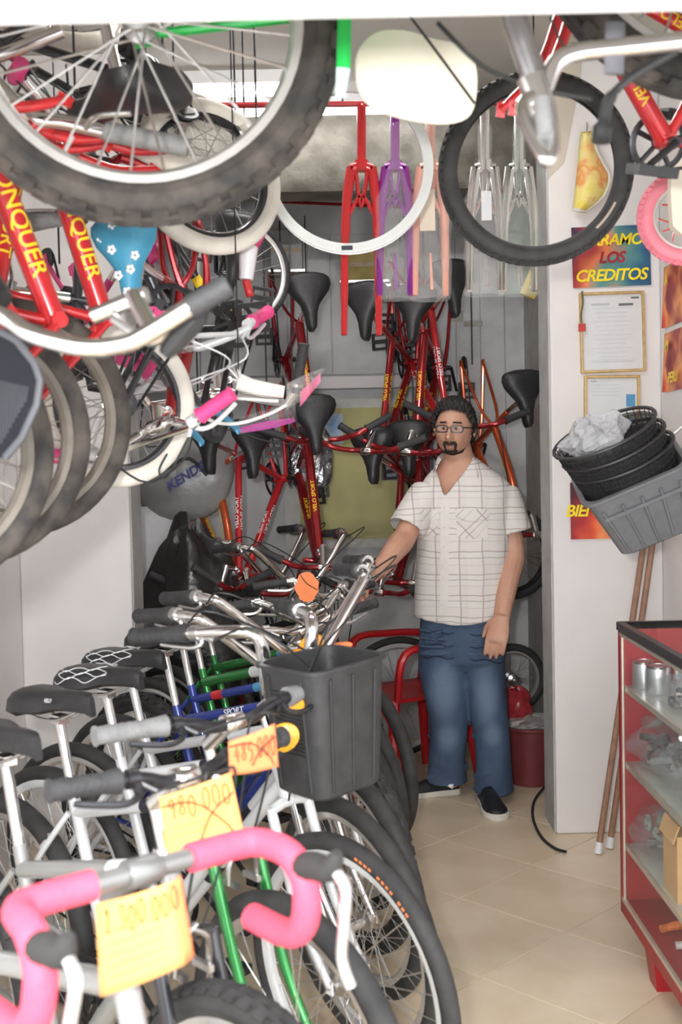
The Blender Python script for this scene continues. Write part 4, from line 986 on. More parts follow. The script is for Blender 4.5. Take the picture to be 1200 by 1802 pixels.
# children's bicycles between them
M_FLOWER = mat('blue_flower_print', (0.06, 0.33, 0.52), 0.5, noise=0.1)
sp_K1 = SP_(id='K1', wheels=False, s=.62, R=.20, tw=.022, kid=True, tyre=M_CREAMTYRE, rim=M_WHITE, frame=M_CANDY, fork=M_SKY, bar='bmx', bscale=.8, barmat=M_CHROME, grip=M_PINK, saddle=(.215, .165, M_FLOWER, .3), levermat=M_WHITE, low=.4, fat=1.2)
sp_K2 = SP_(id='K2', wheels=False, s=.58, R=.19, tw=.022, kid=True, tyre=M_CREAMTYRE, rim=M_WHITE, frame=M_PINK, fork=M_WHITE, bar='bmx', bscale=.85, barmat=M_WHITE, grip=M_PINK, saddle=(.20, .14, M_PINK, .3), levermat=M_WHITE, low=.45, fat=1.2, cablemat=M_DECALW)
sp_K3 = SP_(id='K3', wheels=False, s=.76, R=.25, tw=.016, kid=True, tyre=M_RUBBER, rim=M_SILVER, frame=M_BLACK, fork=M_CHROME, bar='vee', bscale=.9, barmat=M_CHROME, saddle=(.25, .17, M_VINYL, .2), bands=(('down', .3, .36, M_YELLOW), ('top', .4, .45, M_YELLOW)))
def hang(sp, F, U, local, px, py, d, label, steer=0, grp='small bicycles hung in the left cluster'):
    g = bike_geo(sp['s'], sp['R'], sp.get('kid', False)); M = axesM(F, U, g[local] if isinstance(local, str) else local, P(px, py, d))
    r, S, g = bike('hanging_bicycle', label, grp, sp, M, steer)
    p = max((M @ g['FH'], M @ g['RH'], M @ g['ST'], M @ g['HT']), key=lambda q: q.z); wire_to_ceiling(r, p); return r, M, g
rK1, _, gK1 = hang(sp_K1, (.12, .2, -.95), (-.25, -.95, -.1), 'SP', 240, 462, 2.75, "child's bicycle with blue flower-print saddle hung nose-down on the left", 12)
sdl = next(c for c in rK1.children if c.name.startswith('saddle') and 'rails' not in c.name)
for (fx, fy) in ((-.05, -.045), (-.06, .03), (-.02, -.02), (.0, .035), (.04, -.012), (.03, .02), (.08, .005), (-.075, -.008)):
    b = MB(); r0 = .03*(1)-.055*((abs(fy)/.085)**2.6)*.9
    for k in range(5): b.ell((fx+.007*math.cos(2*PI*k/5), fy+.007*math.sin(2*PI*k/5), .034+.004-abs(fy)*.22), .0052, .0052, .003, 8, 4)
    b.build('printed_flower', M_DECALW, sdl)
hang(sp_K2, (.25, -.35, -.9), (.75, -.65, 0), 'CL', 315, 610, 2.95, "child's pink and white bicycle hung nose-down below the big wheel", 18)
hang(sp_K3, (.12, .2, .97), (-.75, -.6, .1), 'BB', 400, 575, 3.35, 'black bicycle with chrome bars hung nose-up behind the pink bicycle', -10)
hang(sp_K3, (-.2, .3, -.93), (.1, -.99, -.1), 'CL', 378, 690, 3.9, 'black bicycle hung nose-down left of the back-wall saddles', 10)
sp_K5 = SP_(id='K5', s=.62, R=.205, tw=.024, kid=True, tyre=M_CREAMTYRE, rim=M_BLACK, frame=M_BLACK, fork=M_CANDY, bar='bmx', bscale=.8, barmat=M_CHROME, grip=M_PINK, saddle=(.20, .14, M_VINYL, .3), spokes=20)
hang(sp_K5, (.35, .2, .9), (-.85, -.5, .2), 'RH', 205, 712, 2.8, "child's black bicycle with cream tyres hung nose-up beside the left column", 8)
hang(sp_K5, (-.6, .45, .65), (-.5, -.6, -.3), 'RH', 318, 228, 2.9, "child's black bicycle with cream tyres hung high behind the big wheel", 0)
# the big dusty mountain wheel: a green bicycle hung upside-down just inside the entrance
sp_T = SP_(id='T', R=.335, tw=.034, knobs=46, tyre=M_DUSTY, rim=M_SILVER, frame=M_LIME, fork=M_LIME, bar='flat', barmat=M_CHROME, fat=1.3, srad=.0022, spokes=28, brakes=False, saddle=None, crank=False, levers=False)
r, M, g = hang(sp_T, (.97, .10, .21), (-.2, 0, 1), 'RH', 243, 36, 1.93, 'bright green bicycle hung high with a big dusty knobby wheel', 0, 'bicycles hung near the entrance')
gt = thing('green_mudguard', P(606, 40, 1.9), 'narrow bright green mudguard end with a pale tip beside the big wheel', 'mudguard')
q = P(604, 120, 1.9)-V(gt.location); q2 = P(598, 172, 1.9)-V(gt.location); q0 = P(608, -60, 1.95)-V(gt.location)
MB().tube(sm([q0, (0, 0, 0), q], 5), .0115, 8, flat=.35).build('blade', M_LIME, gt); MB().tube([q, q2], [.0115, .008], 8, flat=.35).build('tip', mat('pale_cyan_plastic', (.55, .75, .78), .4), gt)
q3 = V((q0.x, q0.y, CEIL-gt.location.z)); MB().rod(q0, q3, .003, 5).build('hanging_wire', M_DARKMETAL, gt)
# black bicycle hung upside-down behind it: its saddle and bars show through the spokes
sp_U = SP_(id='U', R=.33, tw=.024, tyre=M_RUBBER, rim=M_SILVER, frame=M_BLACK, fork=M_CHROME, bar='high', barmat=M_CHROME, grip=M_GREYGRIP, saddle=(.28, .22, M_VINYL, .2), levermat=M_STEEL)
hang(sp_U, (-.80, .58, .05), (.05, 0, -1), 'SP', 205, 130, 2.35, 'black cruiser bicycle hung upside-down behind the big wheel', 6, 'bicycles hung near the entrance')
# big chrome handlebar of a red bicycle close to the entrance
hb = thing('handlebar', P(15, 560, 1.62), 'bent chrome handlebar with black grip in front of the red frames on the left', 'handlebar', 'loose chrome handlebars')
o0 = V(hb.location)
pts = [P(x, y, d)-o0 for x, y, d in ((-60, 520, 1.64), (15, 562, 1.62), (60, 590, 1.60), (150, 612, 1.58), (215, 607, 1.58), (255, 590, 1.58), (335, 540, 1.58))]
sp_pts = sm(pts, 5); MB().tube(sp_pts, .0135, 16).build('bar', M_CHROME, hb)
gp = [P(332, 542, 1.58)-o0, P(402, 502, 1.58)-o0]; b = MB().tube([gp[0], gp[0].lerp(gp[1], .05), gp[1], gp[1]+(gp[1]-gp[0])*.02], [.016, .0165, .0165, .013], 14); b.build('grip', M_GRIP, hb)
MB().tube(sm([P(300, 555, 1.60)-o0, P(285, 590, 1.62)-o0, P(262, 600, 1.64)-o0, P(200, 560, 1.66)-o0], 4), .008, 8).build('brake_lever', M_STEEL, hb)
st = [P(272, 592, 1.60)-o0, P(235, 520, 1.66)-o0]; MB().rod(st[0], st[1], .0135, 12).build('stem', M_CHROME, hb); MB().rod(P(165, 556, 1.68)-o0, P(258, 518, 1.66)-o0, .013, 12).build('stem_arm', M_CHROME, hb)
MB().tube([P(0, 530, 1.64)-o0, P(-25, 490, 1.66)-o0], .02, 10).build('clamp', M_DARKMETAL, hb)
MB().rod(P(-40, 512, 1.64)-o0, V((P(-40, 512, 1.64)-o0).to_tuple()[:2] + (CEIL-o0.z,)), .004, 6).build('hanging_wire', M_DARKMETAL, hb)
MB().tube(sm([P(355, 530, 1.64)-o0, P(330, 570, 1.65)-o0, P(290, 625, 1.66)-o0], 4), [.010, .016, .02, .022, .022, .02, .018, .014, .01], 8).build('shifter', M_BLACKPL, hb)
h3 = thing('handlebar', P(60, 205, 2.2), 'chrome handlebar with grey grip seen through the spokes of the big wheel', 'handlebar', 'loose chrome handlebars'); o0 = V(h3.location)
MB().tube(sm([P(-30, 120, 2.25)-o0, P(20, 172, 2.22)-o0, P(60, 208, 2.2)-o0, P(110, 214, 2.2)-o0, P(190, 232, 2.2)-o0], 5), .0145, 14).build('bar', M_CHROME, h3)
MB().tube([P(185, 230, 2.2)-o0, P(190, 232, 2.2)-o0, P(325, 258, 2.2)-o0, P(332, 260, 2.2)-o0], [.017, .0195, .0195, .016], 12).build('grip', M_GREYGRIP, h3)
MB().tube(sm([P(150, 225, 2.18)-o0, P(170, 205, 2.16)-o0, P(230, 200, 2.16)-o0], 4), .006, 8).build('brake_lever', M_STEEL, h3)
MB().tube(sm([P(-20, 105, 2.3)-o0, P(60, 75, 2.3)-o0, P(110, 55, 2.3)-o0], 4), .0135, 12).build('bar_arm', M_CHROME, h3)
q = P(-30, 120, 2.25)-o0; MB().rod(q, V((q.x, q.y, CEIL-o0.z)), .004, 6).build('hanging_wire', M_DARKMETAL, h3)
# dark ribbed plastic basket at the left picture edge
M_DKPL = mat('slate_plastic', (0.016, 0.017, 0.021), 0.75, noise=0.15, nscale=20, bump=0.1, bscale=200, spec=0.12)
ba = thing('plastic_basket', P(-15, 800, 1.72), 'dark slate plastic basket hanging at the left picture edge', 'basket')
o0 = V(ba.location)
outl = [(-60, 575), (-10, 578), (30, 600), (62, 640), (72, 670), (66, 712), (40, 770), (10, 806), (-60, 812)]
front = [P(x, y, 1.70)-o0 for x, y in outl]; backp = [P(x-12, y, 1.90)-o0 for x, y in outl]
b = MB(); b.ring_loft([[p.lerp(sum(front, V())/9, .06) for p in front], front, [p.lerp(q, .5) for p, q in zip(front, backp)], backp]); b.build('body', M_DKPL, ba, 30)
b = MB(); b.tube([p+V((0, -.004, 0)) for p in front[1:-1]], .006, 8); b.build('rim', mat('slate_rim', (.07, .073, .082), .45, noise=.1), ba)
b = MB()
for k in range(18):
    x = -40+k*5.2; b.rod(P(x, 660+k*1.2, 1.697)-o0, P(x-4, 790-abs(k-4)*2-max(0, k-9)*7, 1.697)-o0, .0011, 4)
b.build('ribs', mat('slate_rim', (.12, .125, .14), .4), ba)
MB().rod(P(-20, 580, 1.8)-o0, V(((P(-20, 580, 1.8)-o0).x, (P(-20, 580, 1.8)-o0).y, CEIL-o0.z)), .004, 6).build('hanging_wire', M_DARKMETAL, ba)
# pink and white grip pointing down
pg = thing('wrapped_grip', P(455, 380, 3.1), 'pink and white plastic-wrapped handlebar grip pointing down left of the white rim', 'grip')
o0 = V(pg.location); gx = [P(455, 385, 3.1)-o0, P(438, 432, 3.1)-o0, P(433, 492, 3.1)-o0]
MB().tube(sm([gx[0], gx[0].lerp(gx[1], .5)+V((.004, 0, 0)), gx[1]], 4), [.018, .027, .03, .03, .029, .028, .027, .026, .024], 12).build('pink_end', M_PINK, pg)
MB().tube([gx[1], gx[1].lerp(gx[2], .5), gx[2]], [.026, .023, .019], 12).build('white_sleeve', mat('white_plastic', (.78, .78, .80), .35, noise=.1, bump=.2, bscale=60), pg)
MB().tube([gx[2], P(440, 520, 3.12)-o0], .012, 8).build('red_tube', M_RED, pg)
MB().rod(gx[0], V((gx[0].x, gx[0].y, CEIL-o0.z)), .003, 5).build('hanging_wire', M_DARKMETAL, pg)
# white bar wrapped in clear plastic with pink streamers
wr = thing('wrapped_bar', P(415, 672, 2.9), 'white handlebar tubes wrapped in clear plastic with pink streamers', 'handlebar', 'loose chrome handlebars')
o0 = V(wr.location); M_WTUBE = mat('white_tube', (.82, .80, .76), .4, noise=.08)
L_ = lambda x, y, d=2.9: P(x, y, d)-o0
MB().tube(sm([L_(420, 672), L_(450, 682), L_(500, 690)], 4), [.022, .022, .021, .02, .02, .019, .018, .017, .016], 10).build('sleeve', M_WTUBE, wr)
MB().tube(sm([L_(328, 690), L_(340, 718), L_(375, 742), L_(420, 745), L_(470, 730), L_(505, 712)], 5), .0045, 8).build('white_cable', M_WTUBE, wr)
MB().tube([L_(370, 697), L_(430, 702), L_(490, 706)], .0042, 8).build('white_cable', M_WTUBE, wr)
b = MB(); b.ring_loft([[L_(505, 675, 2.88), L_(520, 700, 2.94), L_(503, 722, 2.9)], [L_(535, 660, 2.86), L_(545, 690, 2.96), L_(530, 705, 2.9)], [L_(568, 648, 2.87), L_(562, 668, 2.95), L_(556, 676, 2.9)], [L_(572, 650, 2.9), L_(568, 655, 2.92), L_(565, 660, 2.9)]]); b.build('plastic_tail', M_WRAP, wr, 60)
b = MB(); b.grid(lambda u, v: L_(528+u*36, 690-u*34+v*(26-u*10), 2.9+.02*math.sin(u*5)), 6, 4); b.build('pink_streamer', mat('pink_film', (.85, .20, .38), .25, alpha=.75, bump=.6, bscale=50), wr, 60)
b = MB(); b.grid(lambda u, v: L_(424+u*95, 752-u*16+v*(10-4*u)+6*math.sin(u*3)*(v-.5), 2.88+.03*v), 10, 3); b.build('pink_streamer', mat('magenta_film', (.60, .10, .42), .25, alpha=.85), wr, 60)
b = MB(); b.grid(lambda u, v: L_(420+u*100, 735-u*30+v*30, 2.86+.05*math.sin(v*PI)), 10, 6); b.build('plastic_film', M_WRAP, wr, 60)
b = MB(); rr = random.Random(4)
for k in range(14): b.tube([L_(425, 672), L_(408+rr.uniform(-14, 16), 655+rr.uniform(-14, 30), 2.9+rr.uniform(-.02, .02))], [.005, .001], 5)
b.build('torn_plastic', M_WTUBE, wr)
b = MB(); b.rod(L_(345, 724), L_(358, 738), .009, 8); b.build('red_bead', M_REDREFL, wr)
MB().rod(L_(420, 672), V((L_(420, 672).x, L_(420, 672).y, CEIL-o0.z)), .002, 5).build('hanging_wire', M_DARKMETAL, wr)
# ---------------------------------------------------------------- rail with forks, rim, tyre in the middle
RAILY = 3.42; zr = P(640, 186, RAILY).z
rl = thing('red_rail', (0, RAILY, zr), 'thin red rail hung from the ceiling carrying the forks', 'rail')
MB().rod((-.60, 0, .012), (.62, 0, .0), .009, 8).build('rod', M_CANDY, rl)
for x in (-.55, 0.03, .58): MB().rod((x, 0, .01), (x, 0, CEIL-zr), .003, 5).build('hanging_wire', M_DARKMETAL, rl)
def fork_thing(px, label, m, bag, top=190, bot=520, w=30, crown=295, legw=.030, bagtint=M_WRAP, d=RAILY):
    t = thing('fork', P(px, top, d-.012), label, 'fork', 'bicycle forks hung from the rail'); o0 = V(t.location)
    L = lambda x, y, dd=0.0: P(x, y, d-.012+dd)-o0
    MB().tube([L(px, top-4), L(px, crown-4)], .0135, 14).build('steerer', m, t)
    b = MB(); b.tube([L(px-legw*560, crown+2), L(px, crown-4), L(px+legw*560, crown+2)], .0155, 10); b.tube([L(px, crown-12), L(px, crown+6)], .021, 14); b.build('crown', m, t)
    for sx in (-1, 1):
        pts = [L(px+sx*legw*520, crown), L(px+sx*legw*760, crown+60), L(px+sx*legw*860, (crown+bot)/2+10), L(px+sx*legw*900, bot, -.03)]
        MB().tube(sm(pts, 5), [.0155]*5+[.0145]*4+[.012]*4+[.010]*2+[.009], 10).build('blade', m, t)
    b = MB(); b.tube(sm([L(px-legw*300, crown+4), L(px, crown+70), L(px+legw*300, crown+4)], 4), .006, 6); b.tube(sm([L(px-legw*620, crown+82), L(px, crown+48), L(px+legw*620, crown+82)], 4), .006, 6); b.build('brace', m, t)
    if bag:
        rr = random.Random(px); b = MB(); rings = []
        for i in range(15):
            v = i/14; y = top+30+(bot+8-top-30)*v; hw = (.016+(.040 if y > crown else .0)*min(1, max(0, (y-crown)/60)))+.006*rr.random()
            dp = .020+.012*rr.random()+(.012 if y > crown else 0)
            c = L(px, y); rings.append([c+V((hw*math.cos(2*PI*k/16)*(1+.1*rr.random()), dp*math.sin(2*PI*k/16)*(1+.15*rr.random()), 0)) for k in range(16)])
        b.ring_loft(rings, cap=False); b.build('plastic_bag', bagtint, t, 60)
        b = MB(); b.tube([L(px, crown+150), L(px+3, bot-10)], [.004, .006], 6); b.build('axle_bolt', m, t)
    MB().tube(sm([L(px, top-4), L(px+2, top-9, .012), L(px, top-4, .02)], 3), .003, 6).build('hook', M_STEEL, t)
    return t, L
t, L = fork_thing(636, 'bare bright red fork hanging from the rail inside the white rim', M_RED, False, bot=590, legw=.034)
t, L = fork_thing(695, 'purple fork in clear plastic beside the red fork', M_PURPLE, True, bot=520)
t, L = fork_thing(757, 'salmon pink fork in clear plastic below the cream plate', M_SALMON, True, bot=520)
b = MB(); b.box(L(752, 370, -.035), (.045, .002, .12)); b.build('paper_label', mat('cream_label', (.85, .72, .58), .6, noise=.1), t, 0)
t, L = fork_thing(853, 'black and chrome fork in clear plastic seen through the hanging tyre', M_CHROME, True, bot=512)
b = MB(); b.box(L(856, 362, -.035), (.030, .002, .085)); b.build('paper_label', M_PAPER, t, 0)
t, L = fork_thing(913, 'chrome fork in greenish plastic, rightmost on the rail', M_CHROME, True, bot=512, bagtint=mat('greenish_wrap', (.70, .80, .72), .1, alpha=.16, bump=.9, bscale=45, spec=.9))
def hang_to(t, p, L0, r=.0025): MB().rod(p, V((p.x, p.y, CEIL-t.location.z)), r, 5).build('hanging_wire', M_DARKMETAL, t)
# white double-wall rim
RD = 3.12; rc = P(613, 296, RD); rr_ = 147/2000*RD
wr_ = thing('white_hoop', rc, 'bare white bicycle rim hanging in front of the forks', 'rim')
b = MB(); q = rr_; b.lathe([(q, -.016), (q+.001, -.013), (q-.006, -.011), (q-.006, .011), (q+.001, .013), (q, .016), (q-.012, .015), (q-.026, .006), (q-.026, -.006), (q-.012, -.015)], 72, 'Y', loop=True); b.build('hoop', mat('white_rim_paint', (.82, .84, .83), .3, noise=.04, coat=.4), wr_)
b = MB(); b.box((-.008, -.017, -q+.012), (.03, .002, .012)); b.build('label', M_DECALK, wr_, 0)
b = MB()
for k in range(18):
    a = 2*PI*k/18; b.rod((math.sin(a)*(q-.0262), 0, math.cos(a)*(q-.0262)), (math.sin(a)*(q-.0275), 0, math.cos(a)*(q-.0275)), .0025, 6)
b.build('eyelets', M_STEEL, wr_)
hang_to(wr_, V((0, 0, q)), 0)
# black tyre
TD = 2.95; tc_ = P(942, 297, TD); tr = 166/2000*TD
ty = thing('tyre', tc_, 'bare black knobby tyre hanging in front of the white column', 'tyre'); w = .0245
b = MB(); prof = []
for k in range(14):
    a = math.radians(-150+300*k/13); prof.append((tr-w+math.cos(a)*w, math.sin(a)*w))
for k in range(13, -1, -1):
    a = math.radians(-150+300*k/13); prof.append((tr-w+math.cos(a)*(w-.0035), math.sin(a)*(w-.0035)))
b.lathe(prof, 72, 'Y', loop=True); knob_ring(b, tr, w, 64, .004, .014); b.build('carcass', M_RUBBER, ty)
b = MB(); a0 = math.radians(118)
for k in range(8):
    a = a0+k*.045; b.box((math.sin(a)*(tr-w), -w-.0006, math.cos(a)*(tr-w)), (.010, .001, .006), Matrix.Rotation(a, 3, 'Y'))
b.build('sidewall_print', mat('tan_print', (.45, .36, .30), .6), ty, 0)
hang_to(ty, V((0, 0, tr)), 0)
ty.rotation_euler = (0, 0, math.radians(-6))
# cream blank plate
pl = thing('cream_plate', P(730, 138, 2.05), 'blank cream oval plate hanging from the ceiling near the entrance', 'plate'); o0 = V(pl.location)
ol = sm([P(x, y, 2.05)-o0 for x, y in ((628, 92), (660, 58), (710, 54), (765, 70), (815, 82), (837, 115), (838, 170), (822, 208), (770, 219), (690, 205), (640, 178), (625, 135))], 4, closed=True)
b = MB(); b.ring_loft([[p*.985+V((0, -.004, 0)) for p in ol], [p+V((0, -.002, 0)) for p in ol], [p+V((0, .002, 0)) for p in ol], [p*.985+V((0, .004, 0)) for p in ol]]); b.build('plate', mat('cream_plastic', (.86, .80, .66), .45, noise=.03), pl, 30)
MB().tube(sm([P(715, 20, 2.02)-o0, P(760, 80, 2.03)-o0, P(835, 182, 2.035)-o0], 5), .0028, 6).build('cord', M_CABLE, pl)
q = P(715, 20, 2.02)-o0; MB().rod(q, V((q.x, q.y, CEIL-o0.z)), .0028, 5).build('hanging_wire', M_CABLE, pl)
# ---------------------------------------------------------------- chrome handlebar and small red bicycle at the upper right
h2 = thing('handlebar', P(945, 160, 1.62), 'chrome handlebar and stem hung upside-down at the upper right of the entrance', 'handlebar', 'loose chrome handlebars'); o0 = V(h2.location)
L = lambda x, y, d=1.62: P(x, y, d)-o0
MB().tube([L(895, -40), L(908, 40), L(950, 165)], .0185, 16).build('stem_quill', mat('dull_chrome', (.55, .55, .57), .25, 1.0, noise=.2), h2)
MB().tube([L(935, 135), L(955, 200)], .021, 14).build('clamp', M_CHROME, h2)
MB().tube(sm([L(955, 165), L(968, 130), L(985, 105), L(1020, 92), L(1080, 85), L(1200, 72), L(1320, 58)], 5), .0132, 14).build('bar', M_CHROME, h2)
MB().tube(sm([L(955, 165), L(925, 178, 1.60), L(922, 205, 1.58), L(945, 255, 1.56), L(962, 282, 1.55), L(972, 258, 1.56), L(965, 190, 1.58)], 5), .0105, 12).build('bar_end', M_CHROME, h2)
MB().tube([L(953, 175, 1.56), L(960, 240, 1.55)], .012, 10).build('grip', M_GREYGRIP, h2)
MB().tube([L(1083, 40), L(1080, 130)], .014, 8, flat=.4).build('strap', mat('grey_strap', (.16, .16, .18), .7, noise=.2), h2)
MB().tube(sm([L(1190, 90, 1.66), L(1120, 130, 1.66), L(1075, 170, 1.66), L(1062, 215, 1.66), L(1058, 250, 1.66)], 5), [.006]*10+[.009]*6+[.014]*4+[.015], 8).build('brake_lever', M_BLACKPL, h2)
MB().tube(sm([L(770, 40, 1.7), L(840, 110, 1.68), L(900, 140, 1.66), L(960, 160, 1.64), L(1040, 175, 1.66)], 5), .0035, 6).build('cable', M_CABLE, h2)
MB().tube(sm([L(968, 30, 1.75), L(985, 70, 1.75), L(1005, 100, 1.75)], 4), .002, 6).build('cable', M_CABLE, h2)
MB().tube(sm([L(1005, 30, 1.75), L(1025, 60, 1.75), L(1050, 90, 1.75)], 4), .002, 6).build('cable', M_CABLE, h2)
q = L(895, -40); MB().rod(q, V((q.x, q.y, CEIL-o0.z)), .004, 6).build('hanging_wire', M_DARKMETAL, h2)
sp_R = SP_(id='Rk', wheels=False, s=.60, R=.20, tw=.024, kid=True, tyre=M_RUBBER, knobs=44, rim=M_SILVER, frame=M_RED, fork=M_RED, bar='bmx', bscale=.8, barmat=M_DARKMETAL, saddle=(.20, .14, M_VINYL, .3), fat=1.55,
           decals=((VS, .032, 'down', M_YELLOW, .5, (0, 1, 0), False), (VS, .032, 'top', M_YELLOW, .5, (0, 1, 0), False), (VS, .032, 'down', M_YELLOW, .5, (0, -1, 0), True), (VS, .032, 'top', M_YELLOW, .5, (0, -1, 0), True)))
hang(sp_R, (-.96, -.12, .10), (.10, -.25, .95), 'BB', 1172, 250, 2.5, 'small red bicycle with yellow lettering hung at the upper right', 0, 'bicycles hung near the entrance')
# pink child wheel
pw = thing('wheel', P(1207, 382, 3.0), 'small pink-tyred wheel at the right picture edge above the posters', 'wheel')
pw.rotation_euler = (0, 0, math.radians(-8))
mm = wheel_meshes(.122, .021, 44, 40, 12, .002)
for mb_, nm, m_ in zip(mm, ('tyre', 'rim', 'spokes', 'hub'), (M_PINKTYRE, M_SILVER, M_REDREFL, M_CREAMTYRE)): mb_.build(nm, m_, pw)
b = MB(); b.lathe([(.090, -.016), (.094, -.012), (.094, .012), (.090, .016), (.086, 0)], 40, 'Y', loop=True); b.build('orange_bead', mat('orange_bead', (.75, .35, .08), .5), pw)
hang_to(pw, V((0, .0, .12)), 0)
cg = thing('cream_guard', P(1203, 285, 2.9), 'smooth cream plastic guard hanging over the pink wheel', 'guard'); o0 = V(cg.location)
b = MB(); ring0 = [P(x, y, 2.88)-o0 for x, y in ((1182, 282), (1206, 276), (1240, 300), (1240, 400), (1200, 412), (1184, 398), (1180, 340))]; b.ring_loft([ring0, [p+V((0, .03, 0)) for p in ring0]]); b.build('guard', mat('cream_plastic', (.86, .80, .66), .45), cg, 60)
hang_to(cg, ring0[2], 0)
# ---------------------------------------------------------------- things behind the left column
# clear sack of tyres with blue lettering
tb = thing('plastic_sack', P(320, 830, 5.38), 'grey translucent plastic sack of tyres with blue lettering behind the left column', 'sack'); o0 = V(tb.location)
b = MB(); rings = []; rr = random.Random(9)
for i in range(13):
    t_ = PI*(.04+.92*i/12); ring = []
    for k in range(28):
        a = 2*PI*k/28; q = 1+.02*math.sin(5*a+i)+.012*rr.random()
        ring.append(V((.25*q*math.sin(t_)**.8*math.cos(a), -.09*math.cos(t_), .24*q*math.sin(t_)**.8*math.sin(a))))
    rings.append(ring)
b.ring_loft(rings); b.build('film', mat('grey_film', (.34, .34, .33), .22, noise=.15, nscale=8, bump=.5, bscale=14, spec=.8), tb, 60)
RT = Matrix.Translation((.035, -.105, -.02)) @ Matrix.Rotation(-.55, 4, 'Y') @ FRONT
flat_text('lettering', 'KENDA', .062, mat('blue_lettering', (.06, .07, .28), .5), tb, RT, .2, .0015)
MB().tube(sm([(-.17, -.10, -.035), (-.05, -.108, .02), (.05, -.108, .06), (.13, -.095, -.02)], 5), .008, 8, flat=.5).build('strap', M_BLACKPL, tb)
MB().rod((0, 0, .2), (.02, .02, CEIL-o0.z), .004, 6).build('hanging_wire', M_DARKMETAL, tb)
bb = thing('black_sack', (P(330, 1000, 5.0).x, 5.15, 0), 'large black plastic sack heaped behind the left column', 'sack'); o0 = V(bb.location)
rnd = random.Random(21)
b = MB(); lump(b, (0, 0, .60), .27, .24, .62, .22, 40, 26); b.build('film', mat('black_film', (.022, .022, .022), .3, noise=.3, nscale=6, bump=.9, bscale=16, spec=.7), bb, 60)
wb_ = box_obj('white_carton', (-.97, 5.35, 0), (-.72, 5.7, 1.32), mat('pale_carton', (.72, .72, .74), .7, noise=.05)); tag(wb_, 'tall pale carton standing behind the black sack', 'box')
# boxes and odds and ends on and under the back wall ledge
M_YPANEL = mat('yellow_green_print', (0.55, 0.52, 0.22), 0.6, noise=0.2, nscale=5)
M_BPANEL = mat('blue_white_print', (0.20, 0.38, 0.60), 0.55, noise=0.5, nscale=12, col2=(.6, .68, .75))
pz = thing('wall_picture', (.18, BACK-.02, 1.45), 'large yellow printed panel with dark border hanging on the back wall', 'picture')
MB().box((0, 0, 0), (.96, .02, .80)).build('frame', mat('pale_frame', (.62, .62, .58), .6, noise=.1), pz, 0)
MB().box((.02, -.012, 0), (.84, .006, .70)).build('print', M_YPANEL, pz, 0)
MB().box((-.27, -.017, .24), (.22, .004, .16)).build('blue_patch', M_BPANEL, pz, 0)
b = MB(); b.box((.18, -.017, .13), (.28, .004, .34)); b.build('dark_patch', mat('dark_print_patch', (.06, .06, .09), .5, noise=.4, nscale=14, col2=(.25, .26, .3)), pz, 0)
shinyc = mat('crumpled_foil', (.70, .72, .75), .18, .8, noise=.5, nscale=22, bump=1.0, bscale=24, col2=(.12, .12, .15))
fb = thing('shiny_bag', P(545, 800, 5.75), 'shiny crumpled plastic bag of parts hanging among the red frames', 'plastic bag'); rnd = random.Random(31)
lump(MB(), (0, 0, 0), .11, .08, .24, .3, 30, 20).build('film', shinyc, fb, 0); MB().rod((0, 0, .2), (0, .02, 1.2), .003, 5).build('hanging_wire', M_DARKMETAL, fb)
for k, (px, py, d, sx, sz, m, lb) in enumerate(((640, 470, 5.95, .22, .16, mat('olive_carton', (.38, .30, .10), .7, noise=.2), 'ochre carton standing high behind the red fork'), (505, 445, 5.95, .16, .20, mat('grey_carton', (.42, .43, .43), .7, noise=.1), 'grey carton high on the back wall left of the saddles'), (700, 480, 5.97, .2, .14, mat('grey_carton', (.42, .43, .43), .7), 'grey carton behind the purple fork'))):
    t = thing('carton', P(px, py, d), lb, 'box', 'cartons high on the back wall'); MB().box((0, 0, 0), (sx, .16, sz)).build('box', m, t, 0); MB().box((0, -.081, 0), (sx, .002, .02)).build('tape', M_TAN, t, 0); MB().box((0, .01, -sz/2-.006), (sx+.03, .20, .012)).build('bracket_shelf', M_STEEL, t, 0)
rw = thing('red_wire', P(620, 362, 5.5), 'thin red rod across the back room below the concrete beam', 'rail'); q0, q1 = P(425, 352, 5.5)-V(rw.location), P(800, 368, 5.5)-V(rw.location)
MB().rod(q0, q1, .008, 6).build('rod', M_CANDY, rw)
for u in (.1, .28, .75):
    p = q0.lerp(q1, u); MB().rod(p, V((p.x, p.y-.18, 2.80-rw.location.z)), .004, 5).build('hook', M_DARKMETAL, rw)
